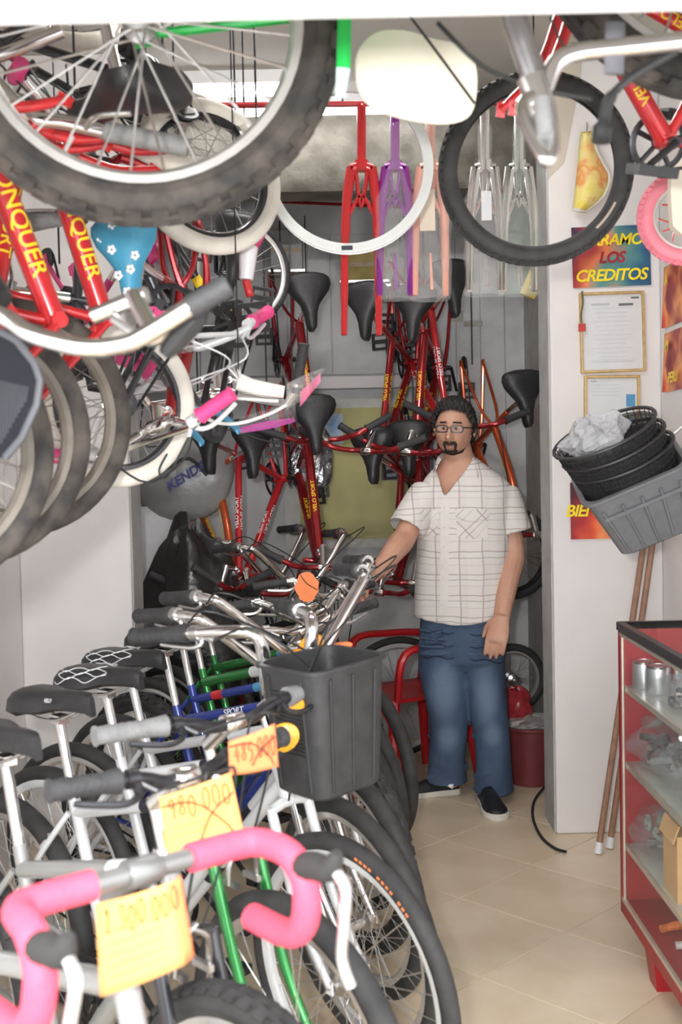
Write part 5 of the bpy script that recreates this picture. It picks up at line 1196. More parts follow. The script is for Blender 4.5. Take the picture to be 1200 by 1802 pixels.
# ---------------------------------------------------------------- red plastic chair and wheels behind the man
M_CHAIR = mat('red_plastic', (0.55, 0.015, 0.02), 0.35, noise=0.1, nscale=10)
def chair(loc, rz, label):
    t = thing('plastic_chair', loc, label, 'chair', 'red plastic chairs'); t.rotation_euler = (0, 0, rz)
    b = MB(); b.grid(lambda u, v: ((u-.5)*.42, (v-.5)*.42, .44-.02*math.sin(PI*u)*math.sin(PI*v)), 8, 8); o = b.build('seat', M_CHAIR, t); sf = o.modifiers.new('s', 'SOLIDIFY'); sf.thickness = .012
    for sx in (-1, 1):
        for sy in (-1, 1): MB().tube([(sx*.19, sy*.19, .44), (sx*.235, sy*.235, .0)], [.028, .02], 8).build('leg', M_CHAIR, t)
    b = MB(); b.tube(sm([(-.20, .20, .44), (-.215, .25, .66), (-.17, .29, .84), (0, .30, .87), (.17, .29, .84), (.215, .25, .66), (.20, .20, .44)], 5), .020, 8, flat=1.4); b.build('back_frame', M_CHAIR, t)
    for k in range(5):
        x = -.11+k*.055; MB().tube([(x, .215, .46), (x*1.15, .285, .85)], .013, 6, flat=.5).build('back_slat', M_CHAIR, t)
    for sx in (-1, 1): MB().tube(sm([(sx*.21, .24, .66), (sx*.245, .05, .67), (sx*.24, -.16, .65), (sx*.215, -.19, .44)], 5), .018, 8, flat=1.3).build('arm_rest', M_CHAIR, t)
    return t
chair((.30, 5.30, 0), math.radians(-62), 'red plastic armchair standing behind the man')
hq = None
def loose_wheel(px, py, d, R, tw, yaw, tyre, rim, label):
    t = thing('wheel', P(px, py, d), label, 'wheel', 'loose wheels on the floor'); t.location.z = max(R, t.location.z); t.rotation_euler = (0, 0, yaw)
    for mb_, nm, m_ in zip(wheel_meshes(R, tw, 0, 48, 28), ('tyre', 'rim', 'spokes', 'hub'), (tyre, rim, M_STEEL, M_STEEL)): mb_.build(nm, m_, t)
    return t
w1 = loose_wheel(900, 1180, 5.45, .17, .02, .15, M_RUBBER, M_SILVER, 'small silver wheel leaning on the bucket behind the man')
w1.location.z = .45
w2 = loose_wheel(700, 1230, 5.75, .31, .02, .3, M_RUBBER, M_WHITE, 'white-rimmed wheel seen through the red chair'); w2.location.z = .31
w3 = loose_wheel(905, 990, 5.45, .22, .024, .4, M_RUBBER, M_DARKMETAL, "black wheel behind the man's elbow"); w3.location.z = P(905, 975, 5.45).z
MB().rod((0, 0, .2), (0, .12, .6), .003, 5).build('hanging_wire', M_DARKMETAL, w3)

w4 = loose_wheel(425, 478, 5.0, .235, .014, .5, M_RUBBER, M_SILVER, 'slim black-tyred wheel hung beside the pink grip'); w4.location.z = P(425, 478, 5.0).z
MB().rod((0, 0, .22), (0, 0, CEIL-w4.location.z), .003, 5).build('hanging_wire', M_DARKMETAL, w4)
# ---------------------------------------------------------------- the man
MD = 5.0
man = thing('person', (P(815, 1200, MD).x, MD, 0), 'man in checked shirt, jeans and glasses standing with one hand on a handlebar', 'person')
MO = V(man.location)
def Q(px, py, d=MD): return P(px, py, d) - MO
M_SKIN = mat('skin', (0.62, 0.35, 0.24), 0.5, noise=0.08, nscale=14, col2=(.56, .29, .20))
M_HAIR = mat('dark_hair', (0.018, 0.014, 0.012), 0.6, noise=0.4, nscale=60, bump=0.6, bscale=140)
def loft_h(mb, rings, n=28, pw=2.0):
    """horizontal sections: (centre, rx, ry, yaw)"""
    out = []
    for c, rx, ry, yaw in rings:
        ca, sa = math.cos(yaw), math.sin(yaw); ring = []
        for k in range(n):
            a = 2*PI*k/n; cx, sy = math.cos(a), math.sin(a)
            x = rx*math.copysign(abs(cx)**(2/pw), cx); y = ry*math.copysign(abs(sy)**(2/pw), sy)
            ring.append(V(c)+V((x*ca-y*sa, x*sa+y*ca, 0)))
        out.append(ring)
    return mb.ring_loft(out)
def fused(name, mb, voxel, m, parent, smooth_it=6, thick=None):
    me = mb.mesh(name, m); o = bpy.data.objects.new(name, me); C.objects.link(o)
    r = o.modifiers.new('r', 'REMESH'); r.mode = 'VOXEL'; r.voxel_size = voxel; r.use_smooth_shade = True
    if smooth_it: s_ = o.modifiers.new('s', 'SMOOTH'); s_.iterations = smooth_it; s_.factor = .5
    dg = bpy.context.evaluated_depsgraph_get(); dg.update()
    me2 = bpy.data.meshes.new_from_object(o.evaluated_get(dg)); me2.name = name
    bpy.data.objects.remove(o); me2.materials.clear(); me2.materials.append(m)
    me2.polygons.foreach_set('use_smooth', [True]*len(me2.polygons))
    return me2
YAW = math.radians(-12)
# joints
shR, elR, wrR = Q(752, 862, 4.98), Q(712, 945, 4.86), Q(664, 1008, 4.66)
shL, elL, wrL = Q(884, 862, 4.97), Q(903, 972, 4.94), Q(883, 1085, 4.82)
# --- body: torso, arms and hands fused into one surface
bm_ = MB()
loft_h(bm_, [(Q(818, 1100), .17, .12, YAW), (Q(818, 1000), .18, .125, YAW), (Q(818, 900), .175, .12, YAW), (Q(816, 850), .17, .10, YAW), (Q(812, 822), .12, .08, YAW), (Q(808, 806), .066, .064, YAW), (Q(803, 780, 4.985), .060, .062, YAW), (Q(802, 765, 4.985), .058, .06, YAW)])
for s_, e_, w_ in ((shR, elR, wrR), (shL, elL, wrL)):
    bm_.tube(sm([s_, s_.lerp(e_, .5)+V((0, -.004, 0)), e_, e_.lerp(w_, .35), w_], 4), [.058]*3+[.056, .054, .052, .051, .050, .050, .052, .053, .052, .049, .046, .042, .038, .036], 14)
for hx in ((Q(780, 1160), Q(788, 1262, 4.98), Q(795, 1378, 5.08)), (Q(848, 1160), Q(860, 1262, 4.96), Q(868, 1385, 4.97))):
    bm_.tube(sm([Q(815, 1110), hx[0], hx[1], hx[2]], 4), [.09]*4+[.085, .08, .07, .062, .055, .055, .052, .045, .04], 14)
def hand(mb, wrist, along, palm_n, thumb_side, curl, K=1.12):
    """wrist, direction of the fingers, palm normal, side the thumb leaves from"""
    a = V(along).normalized(); n = V(palm_n); n = (n-a*n.dot(a)).normalized(); t = a.cross(n)*thumb_side
    rings = []
    for u, hw, th in ((-.02, .028, .022), (.02, .034, .019), (.05, .042, .017), (.08, .044, .015), (.096, .042, .013), (.104, .036, .009)):
        c = wrist+a*u*K; rings.append([c+t*(K*hw*math.cos(2*PI*k/14))+n*(K*th*math.sin(2*PI*k/14)) for k in range(14)])
    mb.ring_loft(rings)
    for i, (off, ln) in enumerate(((.033, .072), (.011, .080), (-.011, .075), (-.032, .060))):
        p = wrist+(a*.085+t*off)*K; ln *= K*1.12; d = a.copy(); nn = n.copy(); pts = [p-a*.012]
        for j, seg in enumerate((.45, .32, .23)):
            d, nn = (d*math.cos(curl[j]) + nn*math.sin(curl[j])).normalized(), (nn*math.cos(curl[j]) - d*math.sin(curl[j])).normalized()
            pts.append(pts[-1]+d*(ln*seg*1.08))
        mb.tube(sm(pts, 3), [.0112]*4+[.0104]*3+[.0096, .0085, .006], 8)
    b0 = wrist+(a*.022+t*.026)*K; d = (a*.72+t*.62+n*.32).normalized(); d2 = (a*.92+t*.18+n*.36).normalized()
    mb.tube(sm([b0, b0+d*.038, b0+d*.038+d2*.032, b0+d*.038+d2*.055], 3), [.016, .0145, .0135, .0125, .0118, .0112, .0105, .0095, .008, .006], 8)
hand(bm_, wrL, Q(868, 1150, 4.78)-wrL, (.30, .95, .1), -1, (.15, .28, .25))
hand(bm_, wrR, Q(628, 1036, 4.58)-wrR, (.15, .1, -1), -1, (.45, .7, .6))
BODY_ME = fused('body', bm_, .0042, M_SKIN, man, 3)
# --- head
HC = Q(799, 757, 4.955); HYAW = math.radians(-17)
HR = Matrix.Rotation(HYAW, 3, 'Z') @ Matrix.Rotation(math.radians(3), 3, 'Y')
def gs(x, s): return math.exp(-(x/s)**2)
def head_pt(az, el, off=0.0):
    """az 0 = face (towards -y), el -90..90"""
    ce, se = math.cos(el), math.sin(el); x = math.sin(az)*ce; y = -math.cos(az)*ce; z = se
    fx = math.degrees(az); fz = math.degrees(el)
    rx, ry, rz = .080, .099, .122
    p = V((x*rx, y*ry, z*rz))
    if z < 0:                                  # jaw
        k = 1 - .13*min(1, (-z)/.8)**2.0; p.x *= k
        if y < 0: p.y *= 1 - .06*(-z)
        else: p.y *= 1 - .30*(-z)
        if z < -.78 and y < 0: p.z = -.122*(.78+.45*(-z-.78))
    front = max(0, -y)
    p.z += 0
    d = off
    d += -.007*front*gs(abs(fx)-23, 13)*gs(fz-4, 9)                       # eye sockets
    d += .0045*front*gs(fx, 40)*gs(fz-14, 7)                              # brow
    d += .031*gs(fx, 7)*gs(fz+15, 6.5) + .019*gs(fx, 6)*gs(fz+5, 10) + .008*gs(abs(fx)-9, 5)*gs(fz+17, 5)   # nose
    d += .004*gs(abs(fx)-34, 14)*gs(fz+14, 12)                            # cheeks
    d += .006*gs(fx, 15)*gs(fz+31, 4) + .0065*gs(fx, 13)*gs(fz+40, 4.5) - .003*gs(fx, 16)*gs(fz+35.5, 1.6)          # lips
    d += .008*gs(fx, 16)*gs(fz+58, 9)                                     # chin
    nv = V((p.x/rx**2, p.y/ry**2, p.z/rz**2)).normalized()
    return p + nv*d
def head_patch(mb, mask, off, azr, elr, na, ne, jit=0.0):
    rr = random.Random(8); idx = {}
    def vid(i, j):
        if (i, j) not in idx:
            az = azr[0]+(azr[1]-azr[0])*i/na; el = elr[0]+(elr[1]-elr[0])*j/ne
            o_ = off(math.degrees(az), math.degrees(el)) + jit*rr.random()
            idx[(i, j)] = len(mb.v); mb.v.append(HC + HR @ head_pt(az, el, o_))
        return idx[(i, j)]
    for i in range(na):
        for j in range(ne):
            az = azr[0]+(azr[1]-azr[0])*(i+.5)/na; el = elr[0]+(elr[1]-elr[0])*(j+.5)/ne
            if mask(math.degrees(az), math.degrees(el)): mb.face((vid(i, j), vid(i+1, j), vid(i+1, j+1), vid(i, j+1)))
    return mb
hm = MB(); head_patch(hm, lambda a, e: True, lambda a, e: 0, (-PI, PI), (math.radians(-89), math.radians(89)), 120, 84)
# ears
for sx in (-1, 1):
    for rr_e, th in ((1.0, .007),):
        c = HC + HR @ V((sx*.0865, .010, -.002)); Re = HR @ Matrix.Rotation(sx*.35, 3, 'Z')
        rings = []
        for yy, q in ((-.5, .7), (0, 1.0), (.6, .95), (1.0, .6)):
            rings.append([c + Re @ V((sx*th*yy+sx*.006*math.cos(2*PI*k/16), .019*q*math.cos(2*PI*k/16)+.004*math.sin(2*PI*k/16), .031*q*math.sin(2*PI*k/16)*(1.0 if math.sin(2*PI*k/16) > 0 else .85))) for k in range(16)])
        hm.ring_loft(rings)
hme = hm.mesh('head', M_SKIN, 80)
bmj = bmesh.new(); bmj.from_mesh(BODY_ME); bmj.from_mesh(hme); jm = bpy.data.meshes.new('body'); bmj.to_mesh(jm); bmj.free()
jm.materials.append(M_SKIN); jm.polygons.foreach_set('use_smooth', [True]*len(jm.polygons))
body = ob('body', jm, man)
def hp(az, el, off): return HC + HR @ head_pt(math.radians(az), math.radians(el), off)
# hair
def hairline(a):
    a = abs(a)
    if a < 48: return 38 + 3*math.cos(a*.06)
    if a < 72: return 38 - (a-48)*1.05
    if a < 84: return -8
    if a < 88: return -8+(a-84)*7
    if a < 110: return 20
    if a < 118: return 20-(a-110)*6
    return -30 - (a-118)*.14
def hair_off(a, e):
    t = max(0, min(1, (e-hairline(a))/16)); return .003 + .019*t + (.004*math.sin(a*.35)*math.sin(e*.4)) + (.006*gs(e-55, 25) if abs(a) < 70 else 0)
b = MB(); head_patch(b, lambda a, e: e > hairline(a), hair_off, (-PI, PI), (math.radians(-50), math.radians(89.5)), 150, 90, .0035)
b.build('hair', M_HAIR, man, 60)
M_BEARD = mat('beard', (0.045, 0.028, 0.022), 0.7, noise=0.5, nscale=150, bump=.5, bscale=220)
def beard_mask(a, e):
    a = abs(a)
    goatee = -78 < e < -43 and a < 36-.14*abs(e+58)
    sides = -46 < e <= -28 and 16.5 < a < 27
    stache = -31 < e < -23 and a < 24-.6*abs(e+28) and not (a < 2.0 and e > -27)
    strap = -74 < e and 25 <= a < 75 and e < -54+(a-25)*.35 and e > -74+(a-25)*.5
    return goatee or sides or stache or strap
b = MB(); head_patch(b, beard_mask, lambda a, e: .0022, (math.radians(-70), math.radians(70)), (math.radians(-80), math.radians(-20)), 130, 90, .0022); b.build('beard', M_BEARD, man, 60)
b = MB(); head_patch(b, lambda a, e: 9 < abs(a) < 36 and abs(e-(14.5-.0018*(abs(a)-20)**2)) < 1.6, lambda a, e: .0022, (math.radians(-40), math.radians(40)), (math.radians(8), math.radians(24)), 90, 40, .0012); b.build('eyebrows', M_HAIR, man, 60)
b = MB(); head_patch(b, lambda a, e: (abs(a) < 14-abs(e+36)*.9) and -43 < e < -30, lambda a, e: .0009, (math.radians(-20), math.radians(20)), (math.radians(-45), math.radians(-28)), 50, 40); b.build('lips', mat('lips', (.48, .19, .15), .45, noise=.1), man, 60)
for sx in (-1, 1):
    c = hp(sx*22, 3, -.006); ey = thing  # eyes
    b = MB(); b.ell(c, .0125, .0115, .0078, 16, 10); eo = b.build('eye', mat('eye_white', (.42, .35, .31), .25), man)
    dirv = (HR @ V((sx*.16, -1, -.02))).normalized(); b = MB(); b.ell(c+dirv*.0078, .0068, .0048, .0068, 12, 8); b.build('iris', mat('iris', (.03, .018, .012), .15), eo)
    b = MB(); head_patch(b, lambda a, e: 13 < abs(a) < 32 and a*sx > 0 and (4.6 < e < 9.5), lambda a, e: .0012, (math.radians(-36), math.radians(36)), (math.radians(2), math.radians(11)), 60, 16); b.build('eyelid', M_SKIN, eo, 60)
# glasses
gl = ob('glasses', None, man) if False else None
M_FRAME = mat('dark_spectacle_frame', (0.02, 0.016, 0.018), 0.3)
gb = MB(); yf = -.1075
def gpt(x, z, dy=0.0): return HC + HR @ V((x, yf+dy+abs(x)**2*3.2, z))
lens_c = .0325
for sx in (-1, 1):
    lw, lh = .0255, .0145; loop = []
    for k in range(24):
        a = 2*PI*k/24; cx, sz = math.cos(a), math.sin(a)
        loop.append(gpt(sx*lens_c+lw*math.copysign(abs(cx)**.55, cx), .003+lh*math.copysign(abs(sz)**.6, sz)))
    gb.tube(loop, .0025, 6, loop=True)
    gb.tube(sm([gpt(sx*.058, .010), HC+HR @ V((sx*.074, -.080, .010)), HC+HR @ V((sx*.081, -.03, .010)), HC+HR @ V((sx*.083, .015, .004))], 4), .0028, 6, flat=.6)
gb.tube(sm([gpt(-.0075, .006, -.002), gpt(0, .009, -.004), gpt(.0075, .006, -.002)], 3), .0018, 6)
go = gb.build('glasses', M_FRAME, man)
for sx in (-1, 1):
    b = MB(); lw, lh = .0245, .0136; ring = [gpt(sx*lens_c+lw*math.copysign(abs(math.cos(2*PI*k/24))**.55, math.cos(2*PI*k/24)), .003+lh*math.copysign(abs(math.sin(2*PI*k/24))**.6, math.sin(2*PI*k/24))) for k in range(24)]
    fw_ = HR @ V((0, -1, 0)); b.ring_loft([ring, [p+fw_*.0012 for p in ring]]); b.build('lens', mat('spectacle_lens', (.5, .53, .55), .05, alpha=.05, spec=.6), go)
# --- shirt with plaid
def plaid(nm='checked_cotton', rot=0.0):
    m = bpy.data.materials.new(nm); m.use_nodes = True; nt = m.node_tree; b = nt.nodes['Principled BSDF']; b.inputs['Roughness'].default_value = .85
    N = nt.nodes.new; lk = nt.links.new
    tc = N('ShaderNodeTexCoord'); no = N('ShaderNodeTexNoise'); no.inputs['Scale'].default_value = 6; lk(tc.outputs['Object'], no.inputs['Vector'])
    ad = N('ShaderNodeVectorMath'); ad.operation = 'MULTIPLY_ADD'; ad.inputs[1].default_value = (.03, .03, .03); lk(no.outputs['Color'], ad.inputs[0]); lk(tc.outputs['Object'], ad.inputs[2])
    vr = N('ShaderNodeVectorRotate'); vr.rotation_type = 'Y_AXIS'; vr.inputs['Angle'].default_value = rot; lk(ad.outputs[0], vr.inputs['Vector'])
    sx = N('ShaderNodeSeparateXYZ'); lk(vr.outputs[0], sx.inputs[0])
    def lines(out, period, width, phase):
        a = N('ShaderNodeMath'); a.operation = 'MULTIPLY_ADD'; a.inputs[1].default_value = 1/period; a.inputs[2].default_value = phase; lk(out, a.inputs[0])
        f = N('ShaderNodeMath'); f.operation = 'FRACT'; lk(a.outputs[0], f.inputs[0])
        c = N('ShaderNodeMath'); c.operation = 'LESS_THAN'; c.inputs[1].default_value = width/period; lk(f.outputs[0], c.inputs[0]); return c.outputs[0]
    specs = [(sx.outputs['X'], .098, .006, .1, (.36, .27, .27), .62), (sx.outputs['X'], .098, .03, .04, (.66, .62, .60), .25), (sx.outputs['Z'], .094, .005, .0, (.36, .27, .26), .6), (sx.outputs['Z'], .094, .004, .25, (.32, .28, .29), .6), (sx.outputs['Z'], .094, .003, .55, (.50, .40, .38), .5)]
    prev = None
    for out, per, w, ph, col, fac in specs:
        mx = N('ShaderNodeMix'); mx.data_type = 'RGBA'; mu = N('ShaderNodeMath'); mu.operation = 'MULTIPLY'; mu.inputs[1].default_value = fac; lk(lines(out, per, w, ph), mu.inputs[0]); lk(mu.outputs[0], mx.inputs[0])
        if prev is None: mx.inputs[6].default_value = (.80, .77, .73, 1)
        else: lk(prev, mx.inputs[6])
        mx.inputs[7].default_value = (*col, 1); prev = mx.outputs[2]
    lk(prev, b.inputs['Base Color'])
    n2 = N('ShaderNodeTexNoise'); n2.inputs['Scale'].default_value = 9; n2.inputs['Detail'].default_value = 3; lk(tc.outputs['Object'], n2.inputs['Vector'])
    bp = N('ShaderNodeBump'); bp.inputs['Strength'].default_value = .55; bp.inputs['Distance'].default_value = .02; lk(n2.outputs['Fac'], bp.inputs['Height']); lk(bp.outputs['Normal'], b.inputs['Normal'])
    return m
M_SHIRT = plaid(); M_BIAS = plaid('bias_cut_check', PI/4)
sb = MB()
def sway(py): return 0
loft_h(sb, [(Q(812, 1097), .205, .142, YAW), (Q(812, 1085), .208, .148, YAW), (Q(813, 1040), .207, .153, YAW), (Q(815, 990), .205, .158, YAW), (Q(817, 940), .205, .155, YAW), (Q(818, 900), .206, .150, YAW), (Q(819, 870), .205, .140, YAW), (Q(818, 852), .190, .122, YAW), (Q(815, 838), .160, .105, YAW), (Q(812, 824), .118, .088, YAW), (Q(809, 812), .086, .076, YAW), (Q(806, 806), .074, .072, YAW)], 32, 2.3)
# sleeves
for s_, e_, out_ in ((shR, elR, Q(716, 931, 4.90)), (shL, elL, Q(903, 938, 4.955))):
    sb.tube(sm([s_+(s_-out_)*.02, s_.lerp(out_, .12), s_.lerp(out_, .55), out_], 4), [.050, .056, .062, .066, .069, .071, .073, .074, .076, .077, .079, .080, .082], 18)
SH = fused('shirt', sb, .0075, M_SHIRT, man, 5)
# drop the faces inside the neck opening and the sleeve ends, hem
bmx = bmesh.new(); bmx.from_mesh(SH); bmx.normal_update()
ndir = (HR @ V((0, -1, 0))); kill = []
vtop = Q(800, 810, 4.9); vbot = Q(784, 876, 4.83); cR, cL = Q(716, 931, 4.90), Q(903, 938, 4.955)
dR, dL = (cR-shR).normalized(), (cL-shL).normalized(); zh = Q(812, 1092).z
for f in bmx.faces:
    c = f.calc_center_median()
    if c.z > vbot.z and c.y < .02:
        t = (c.z-vbot.z)/(vtop.z-vbot.z); cxm = vbot.x+(vtop.x-vbot.x)*t
        if abs(c.x-cxm) < .082*min(1.1, t)**.95 and t < 1.6: kill.append(f); continue
    if c.z > vtop.z-.002 and abs(c.x-vtop.x) < .10: kill.append(f); continue
    if (c-cR).dot(dR) > -.012 and (c-cR).length < .13 and f.normal.dot(dR) > .6 and c.x < cR.x+.05: kill.append(f); continue
    if (c-cL).dot(dL) > -.012 and (c-cL).length < .13 and f.normal.dot(dL) > .6 and c.x > cL.x-.05: kill.append(f); continue
    hem = zh + .030*abs((c.x-Q(800, 1000).x)/.2)**1.5
    if c.z < hem: kill.append(f)
bmesh.ops.delete(bmx, geom=kill, context='FACES')
for _ in range(10):                                   # even out the cut edges of neckline, cuffs and hem
    pos = {}
    for v in bmx.verts:
        if v.is_boundary:
            nb_ = [e.other_vert(v).co for e in v.link_edges if e.is_boundary]
            if len(nb_) == 2: pos[v] = v.co*.5+(nb_[0]+nb_[1])*.25
    for v, p_ in pos.items(): v.co = p_
bmx.to_mesh(SH); bmx.free()
so = ob('shirt', SH, man); sf = so.modifiers.new('cloth', 'SOLIDIFY'); sf.thickness = .004; sf.offset = 1
# collar, placket, pockets, buttons
M_SHIRTW = mat('shirt_trim', (.82, .79, .75), .85, noise=.06, nscale=40)
nb = Q(806, 812, 4.97)
b = MB()
neck = Q(803, 800, 4.985)
for sx in (-1, 1):
    tip = Q(762, 838, 4.87) if sx < 0 else Q(842, 842, 4.86)
    def col(u, v, sx=sx, tip=tip):
        a = math.radians(178 - u*118); x = math.sin(a)*.076*sx; y = -math.cos(a)*.074
        inner = neck+V((x, y, .018-.034*u)); outer = neck+V((x*1.28, y*1.28-.004, -.020-.030*u))
        outer = outer.lerp(tip, max(0, (u-.45)/.55)**1.3)
        q = inner.lerp(outer, v); return q+V((0, 0, .010*math.sin(PI*v)))
    b.grid(col, 14, 5)
co = b.build('collar', M_SHIRT, so, 60); sf = co.modifiers.new('cloth', 'SOLIDIFY'); sf.thickness = .003
from mathutils.bvhtree import BVHTree
bv = BVHTree.FromPolygons([v.co for v in SH.vertices], [p.vertices[:] for p in SH.polygons])
def on_shirt(px, py, lift=.006):
    p0 = P(px, py, 4.4)-MO; d = (P(px, py, 5.2)-P(px, py, 4.4)).normalized(); h = bv.ray_cast(p0, d)
    return (h[0]-d*lift) if h[0] and h[0].y < -.02 else None
def patch_on(fn, name, m, parent, f, n, k):
    b = MB(); pts = {}
    for i in range(n+1):
        for j in range(k+1):
            x, y, l_ = f(i/n, j/k); p = fn(x, y, l_)
            if p is not None: pts[(i, j)] = len(b.v); b.v.append(p)
    for i in range(n):
        for j in range(k):
            q = [(i, j), (i+1, j), (i+1, j+1), (i, j+1)]
            if all(t in pts for t in q): b.face(tuple(pts[t] for t in q))
    if b.f: b.build(name, m, parent, 60)
patch_on(on_shirt, 'button_placket', M_SHIRTW, so, lambda u, v: (783-2*u+(v-.5)*15, 882+u*198, .0055), 30, 3)
for k in range(6):
    p = on_shirt(782-2*k*.3, 893+k*34, .0075)
    if p is not None: MB().ell(p, .0045, .003, .0045, 10, 6).build('button', mat('shirt_button', (.75, .73, .7), .3), so)
for (x0, x1, y0, y1, sk) in ((803, 858, 899, 948, 2), (742, 770, 899, 945, 3)):
    patch_on(on_shirt, 'breast_pocket', M_BIAS, so, lambda u, v: (x0+(x1-x0)*u, y0+(y1-y0)*v+sk*u-(8*abs(u-.5) if v > .9 else 0), .0055), 12, 10)
    patch_on(on_shirt, 'pocket_flap', M_BIAS, so, lambda u, v: (x0-2+(x1-x0+4)*u, y0-4+(14+8*(1-abs(2*u-1)))*v+sk*u, .0105), 12, 6)
# --- jeans
M_JEANS = mat('blue_denim', (0.075, 0.12, 0.20), 0.85, noise=0.3, nscale=5, bump=.5, bscale=26, col2=(.045, .075, .14))
M_FADE = M_JEANS
jb = MB()
loft_h(jb, [(Q(814, 1070), .185, .135, YAW), (Q(815, 1100), .192, .138, YAW), (Q(815, 1135), .195, .14, YAW), (Q(815, 1160), .185, .13, YAW), (Q(815, 1178), .13, .09, YAW)], 28, 2.3)
def legloft(rows):
    out = []
    for px, py, d, rx, ry in rows: out.append((Q(px, py, d), rx, ry, YAW))
    loft_h(jb, out, 24, 2.1)
legloft([(778, 1130, 5.0, .105, .115), (780, 1180, 5.0, .112, .112), (786, 1225, 4.99, .100, .105), (790, 1265, 4.99, .088, .098), (789, 1300, 5.01, .083, .095), (786, 1335, 5.04, .083, .095), (786, 1360, 5.07, .086, .098), (787, 1374, 5.08, .090, .102)])
legloft([(848, 1130, 5.0, .100, .115), (850, 1180, 4.99, .098, .112), (856, 1225, 4.97, .090, .102), (861, 1265, 4.96, .083, .096), (866, 1300, 4.97, .079, .094), (868, 1340, 4.98, .079, .094), (869, 1370, 4.99, .083, .100), (869, 1392, 4.99, .088, .108)])
# folds
for (x, y, w) in ((784, 1366, .088), (790, 1345, .084), (868, 1384, .09), (866, 1362, .082), (786, 1290, .085), (862, 1292, .08)):
    d = 4.93 if x > 820 else 5.0
    jb.tube(sm([Q(x-w*380, y+4, d+.04), Q(x-4, y-2, d-.035 if x > 820 else d-.02), Q(x+w*380, y+5, d+.04)], 4), .011, 8)
for k, y in enumerate((1108, 1122, 1136, 1150)):
    for x in (772, 850): jb.tube(sm([Q(x-34, y, 4.93), Q(x, y+5-k, 4.875), Q(x+30, y-3, 4.90)], 4), .008, 6)
JM = fused('jeans', jb, .007, M_JEANS, man, 4)
jo = ob('jeans', JM, man)
nt = M_JEANS.node_tree; bs_ = nt.nodes['Principled BSDF']; src = bs_.inputs['Base Color'].links[0].from_socket; tcn = next(n for n in nt.nodes if n.type == 'TEX_COORD')
for (fx, fy, sx_, sz_) in ((780, 1215, .075, .16), (856, 1222, .065, .16), (788, 1300, .06, .08), (866, 1290, .05, .06)):   # worn, paler thighs and knees
    ctr = Q(fx, fy, 4.9); sb_ = nt.nodes.new('ShaderNodeVectorMath'); sb_.operation = 'SUBTRACT'; sb_.inputs[1].default_value = ctr; nt.links.new(tcn.outputs['Object'], sb_.inputs[0])
    mu_ = nt.nodes.new('ShaderNodeVectorMath'); mu_.operation = 'MULTIPLY'; mu_.inputs[1].default_value = (1/sx_, 5.0, 1/sz_); nt.links.new(sb_.outputs[0], mu_.inputs[0])
    ln_ = nt.nodes.new('ShaderNodeVectorMath'); ln_.operation = 'LENGTH'; nt.links.new(mu_.outputs[0], ln_.inputs[0])
    mr_ = nt.nodes.new('ShaderNodeMapRange'); mr_.interpolation_type = 'SMOOTHSTEP'; mr_.inputs[1].default_value = .25; mr_.inputs[2].default_value = 1.15; mr_.inputs[3].default_value = .55; mr_.inputs[4].default_value = 0; nt.links.new(ln_.outputs['Value'], mr_.inputs[0])
    mx_ = nt.nodes.new('ShaderNodeMix'); mx_.data_type = 'RGBA'; nt.links.new(mr_.outputs[0], mx_.inputs[0]); nt.links.new(src, mx_.inputs[6]); mx_.inputs[7].default_value = (.20, .28, .38, 1); src = mx_.outputs[2]
nt.links.new(src, bs_.inputs['Base Color'])
bvj = BVHTree.FromPolygons([v.co for v in JM.vertices], [p.vertices[:] for p in JM.polygons])
def on_jeans(px, py, lift=.003):
    p0 = P(px, py, 4.4)-MO; d = (P(px, py, 5.2)-P(px, py, 4.4)).normalized(); h = bvj.ray_cast(p0, d)
    return (h[0]-d*lift) if h[0] else None
M_FADED = mat('faded_denim', (0.15, 0.22, 0.32), 0.85, noise=0.25, nscale=9, bump=.3, bscale=30, col2=(.09, .14, .23))
def jpatch(name, m, x0, x1, y0, y1, n=12, k=16, rag=.0):
    b = MB(); pts = {}
    for i in range(n+1):
        for j in range(k+1):
            u, v = i/n, j/k; e = math.sin(PI*v)**.35
            p = on_jeans((x0+x1)/2+(x1-x0)*(u-.5)*max(.35, e), y0+(y1-y0)*v, .0025*1)
            if p is not None: pts[(i, j)] = len(b.v); b.v.append(p)
    for i in range(n):
        for j in range(k):
            q = [(i, j), (i+1, j), (i+1, j+1), (i, j+1)]
            if all(t in pts for t in q): b.face(tuple(pts[t] for t in q))
    if b.f: b.build(name, m, jo, 60)
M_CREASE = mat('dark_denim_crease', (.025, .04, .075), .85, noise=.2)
M_WHISK = mat('whisker_denim', (.13, .17, .24), .85, noise=.3, nscale=30)
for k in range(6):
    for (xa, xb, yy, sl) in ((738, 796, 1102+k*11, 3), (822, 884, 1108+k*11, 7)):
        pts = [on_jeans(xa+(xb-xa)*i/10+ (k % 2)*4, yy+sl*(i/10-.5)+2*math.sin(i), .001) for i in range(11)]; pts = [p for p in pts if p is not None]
        if len(pts) > 4: MB().tube(pts, [.001]+[.003 if k % 2 else .0018]*(len(pts)-2)+[.001], 5).build('whisker_crease', M_CREASE if k % 2 else M_WHISK, jo)
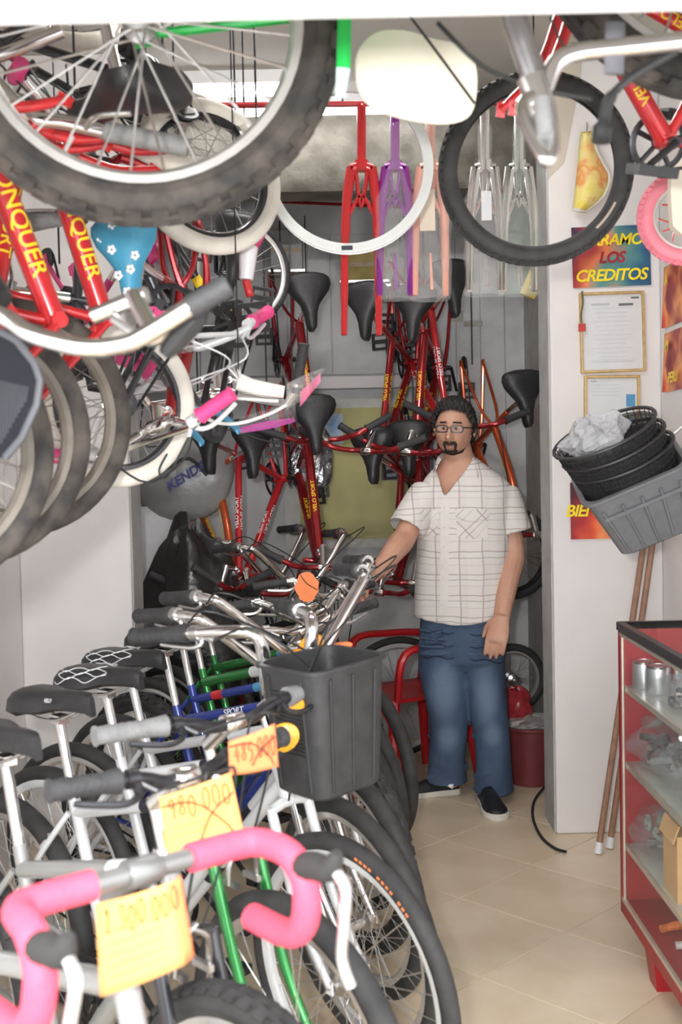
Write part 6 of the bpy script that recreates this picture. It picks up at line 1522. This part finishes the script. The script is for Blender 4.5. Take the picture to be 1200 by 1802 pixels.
# --- shoes
M_SHOE = mat('black_shoe_leather', (0.02, 0.021, 0.024), 0.4, noise=0.3, nscale=20)
M_SOLE = mat('white_sole', (0.72, 0.68, 0.62), 0.6, noise=0.1)
def shoe(heel, toe, label=None):
    heel, toe = V(heel), V(toe); a = (toe-heel); L = a.length; a = a.normalized(); t = a.cross(V((0, 0, 1))); t.normalize()
    us = [0, .04, .15, .30, .45, .60, .75, .88, .96, 1.0]; ws = [.026, .038, .043, .043, .046, .053, .056, .050, .034, .012]; hs = [.055, .075, .085, .088, .082, .068, .055, .046, .038, .028]
    b = MB(); rings = []
    for u, w, h in zip(us, ws, hs):
        c = heel+a*(u*L); rings.append([c+t*(w*math.cos(2*PI*k/16)*(1 if math.sin(2*PI*k/16) < .3 else .86))+V((0, 0, .022+max(0, (h-.022))*(max(0, math.sin(2*PI*k/16)))-.004*max(0, -math.sin(2*PI*k/16)))) for k in range(16)])
    b.ring_loft(rings); so_ = b.build('shoe', M_SHOE, man, 60)
    b = MB(); rings = []
    for zz, q in ((0.0, .98), (.004, 1.06), (.020, 1.07), (.026, 1.0)):
        ring = []
        for sd in (1, -1):
            seq = list(zip(us, ws)) if sd > 0 else list(zip(us, ws))[::-1]
            ring += [heel+a*(u*L*1.02-.002)+t*(sd*w*q)+V((0, 0, zz)) for u, w in seq]
        rings.append(ring)
    b.ring_loft(rings); b.build('sole', M_SOLE, so_, 30)
    b = MB(); b.grid(lambda u, v: heel+a*(L*(.34+.40*u))+t*((v-.5)*.05*(1-.25*u))+V((0, 0, .090-.034*u-.03*(2*v-1)**2)), 8, 6); b.build('tongue', mat('black_elastic', (.015, .015, .016), .8, noise=.2), so_)
h1 = PZ(806, 1394, 0)-MO; t1 = PZ(708, 1403, 0)-MO; h1.z = t1.z = 0
shoe(h1, h1+(t1-h1).normalized()*.275)
t2 = PZ(878, 1444, 0)-MO; t2.z = 0
h2_ = t2+V((-.02, .30, 0)); shoe(h2_, t2)
wl_ = wrR.lerp(elR, .1)
MB().lathe([(.034, -.005), (.036, 0), (.034, .005), (.031, 0)], 20, 'Z', wl_, loop=True, R=(elR-wrR).to_track_quat('Z', 'Y').to_matrix()).build('bracelet', M_DECALW, man)
b = MB(); b.tube(sm([Q(797, 1372, 5.0), Q(790, 1385, 4.99)], 2), .018, 8); b.build('sock', M_DECALW, man)
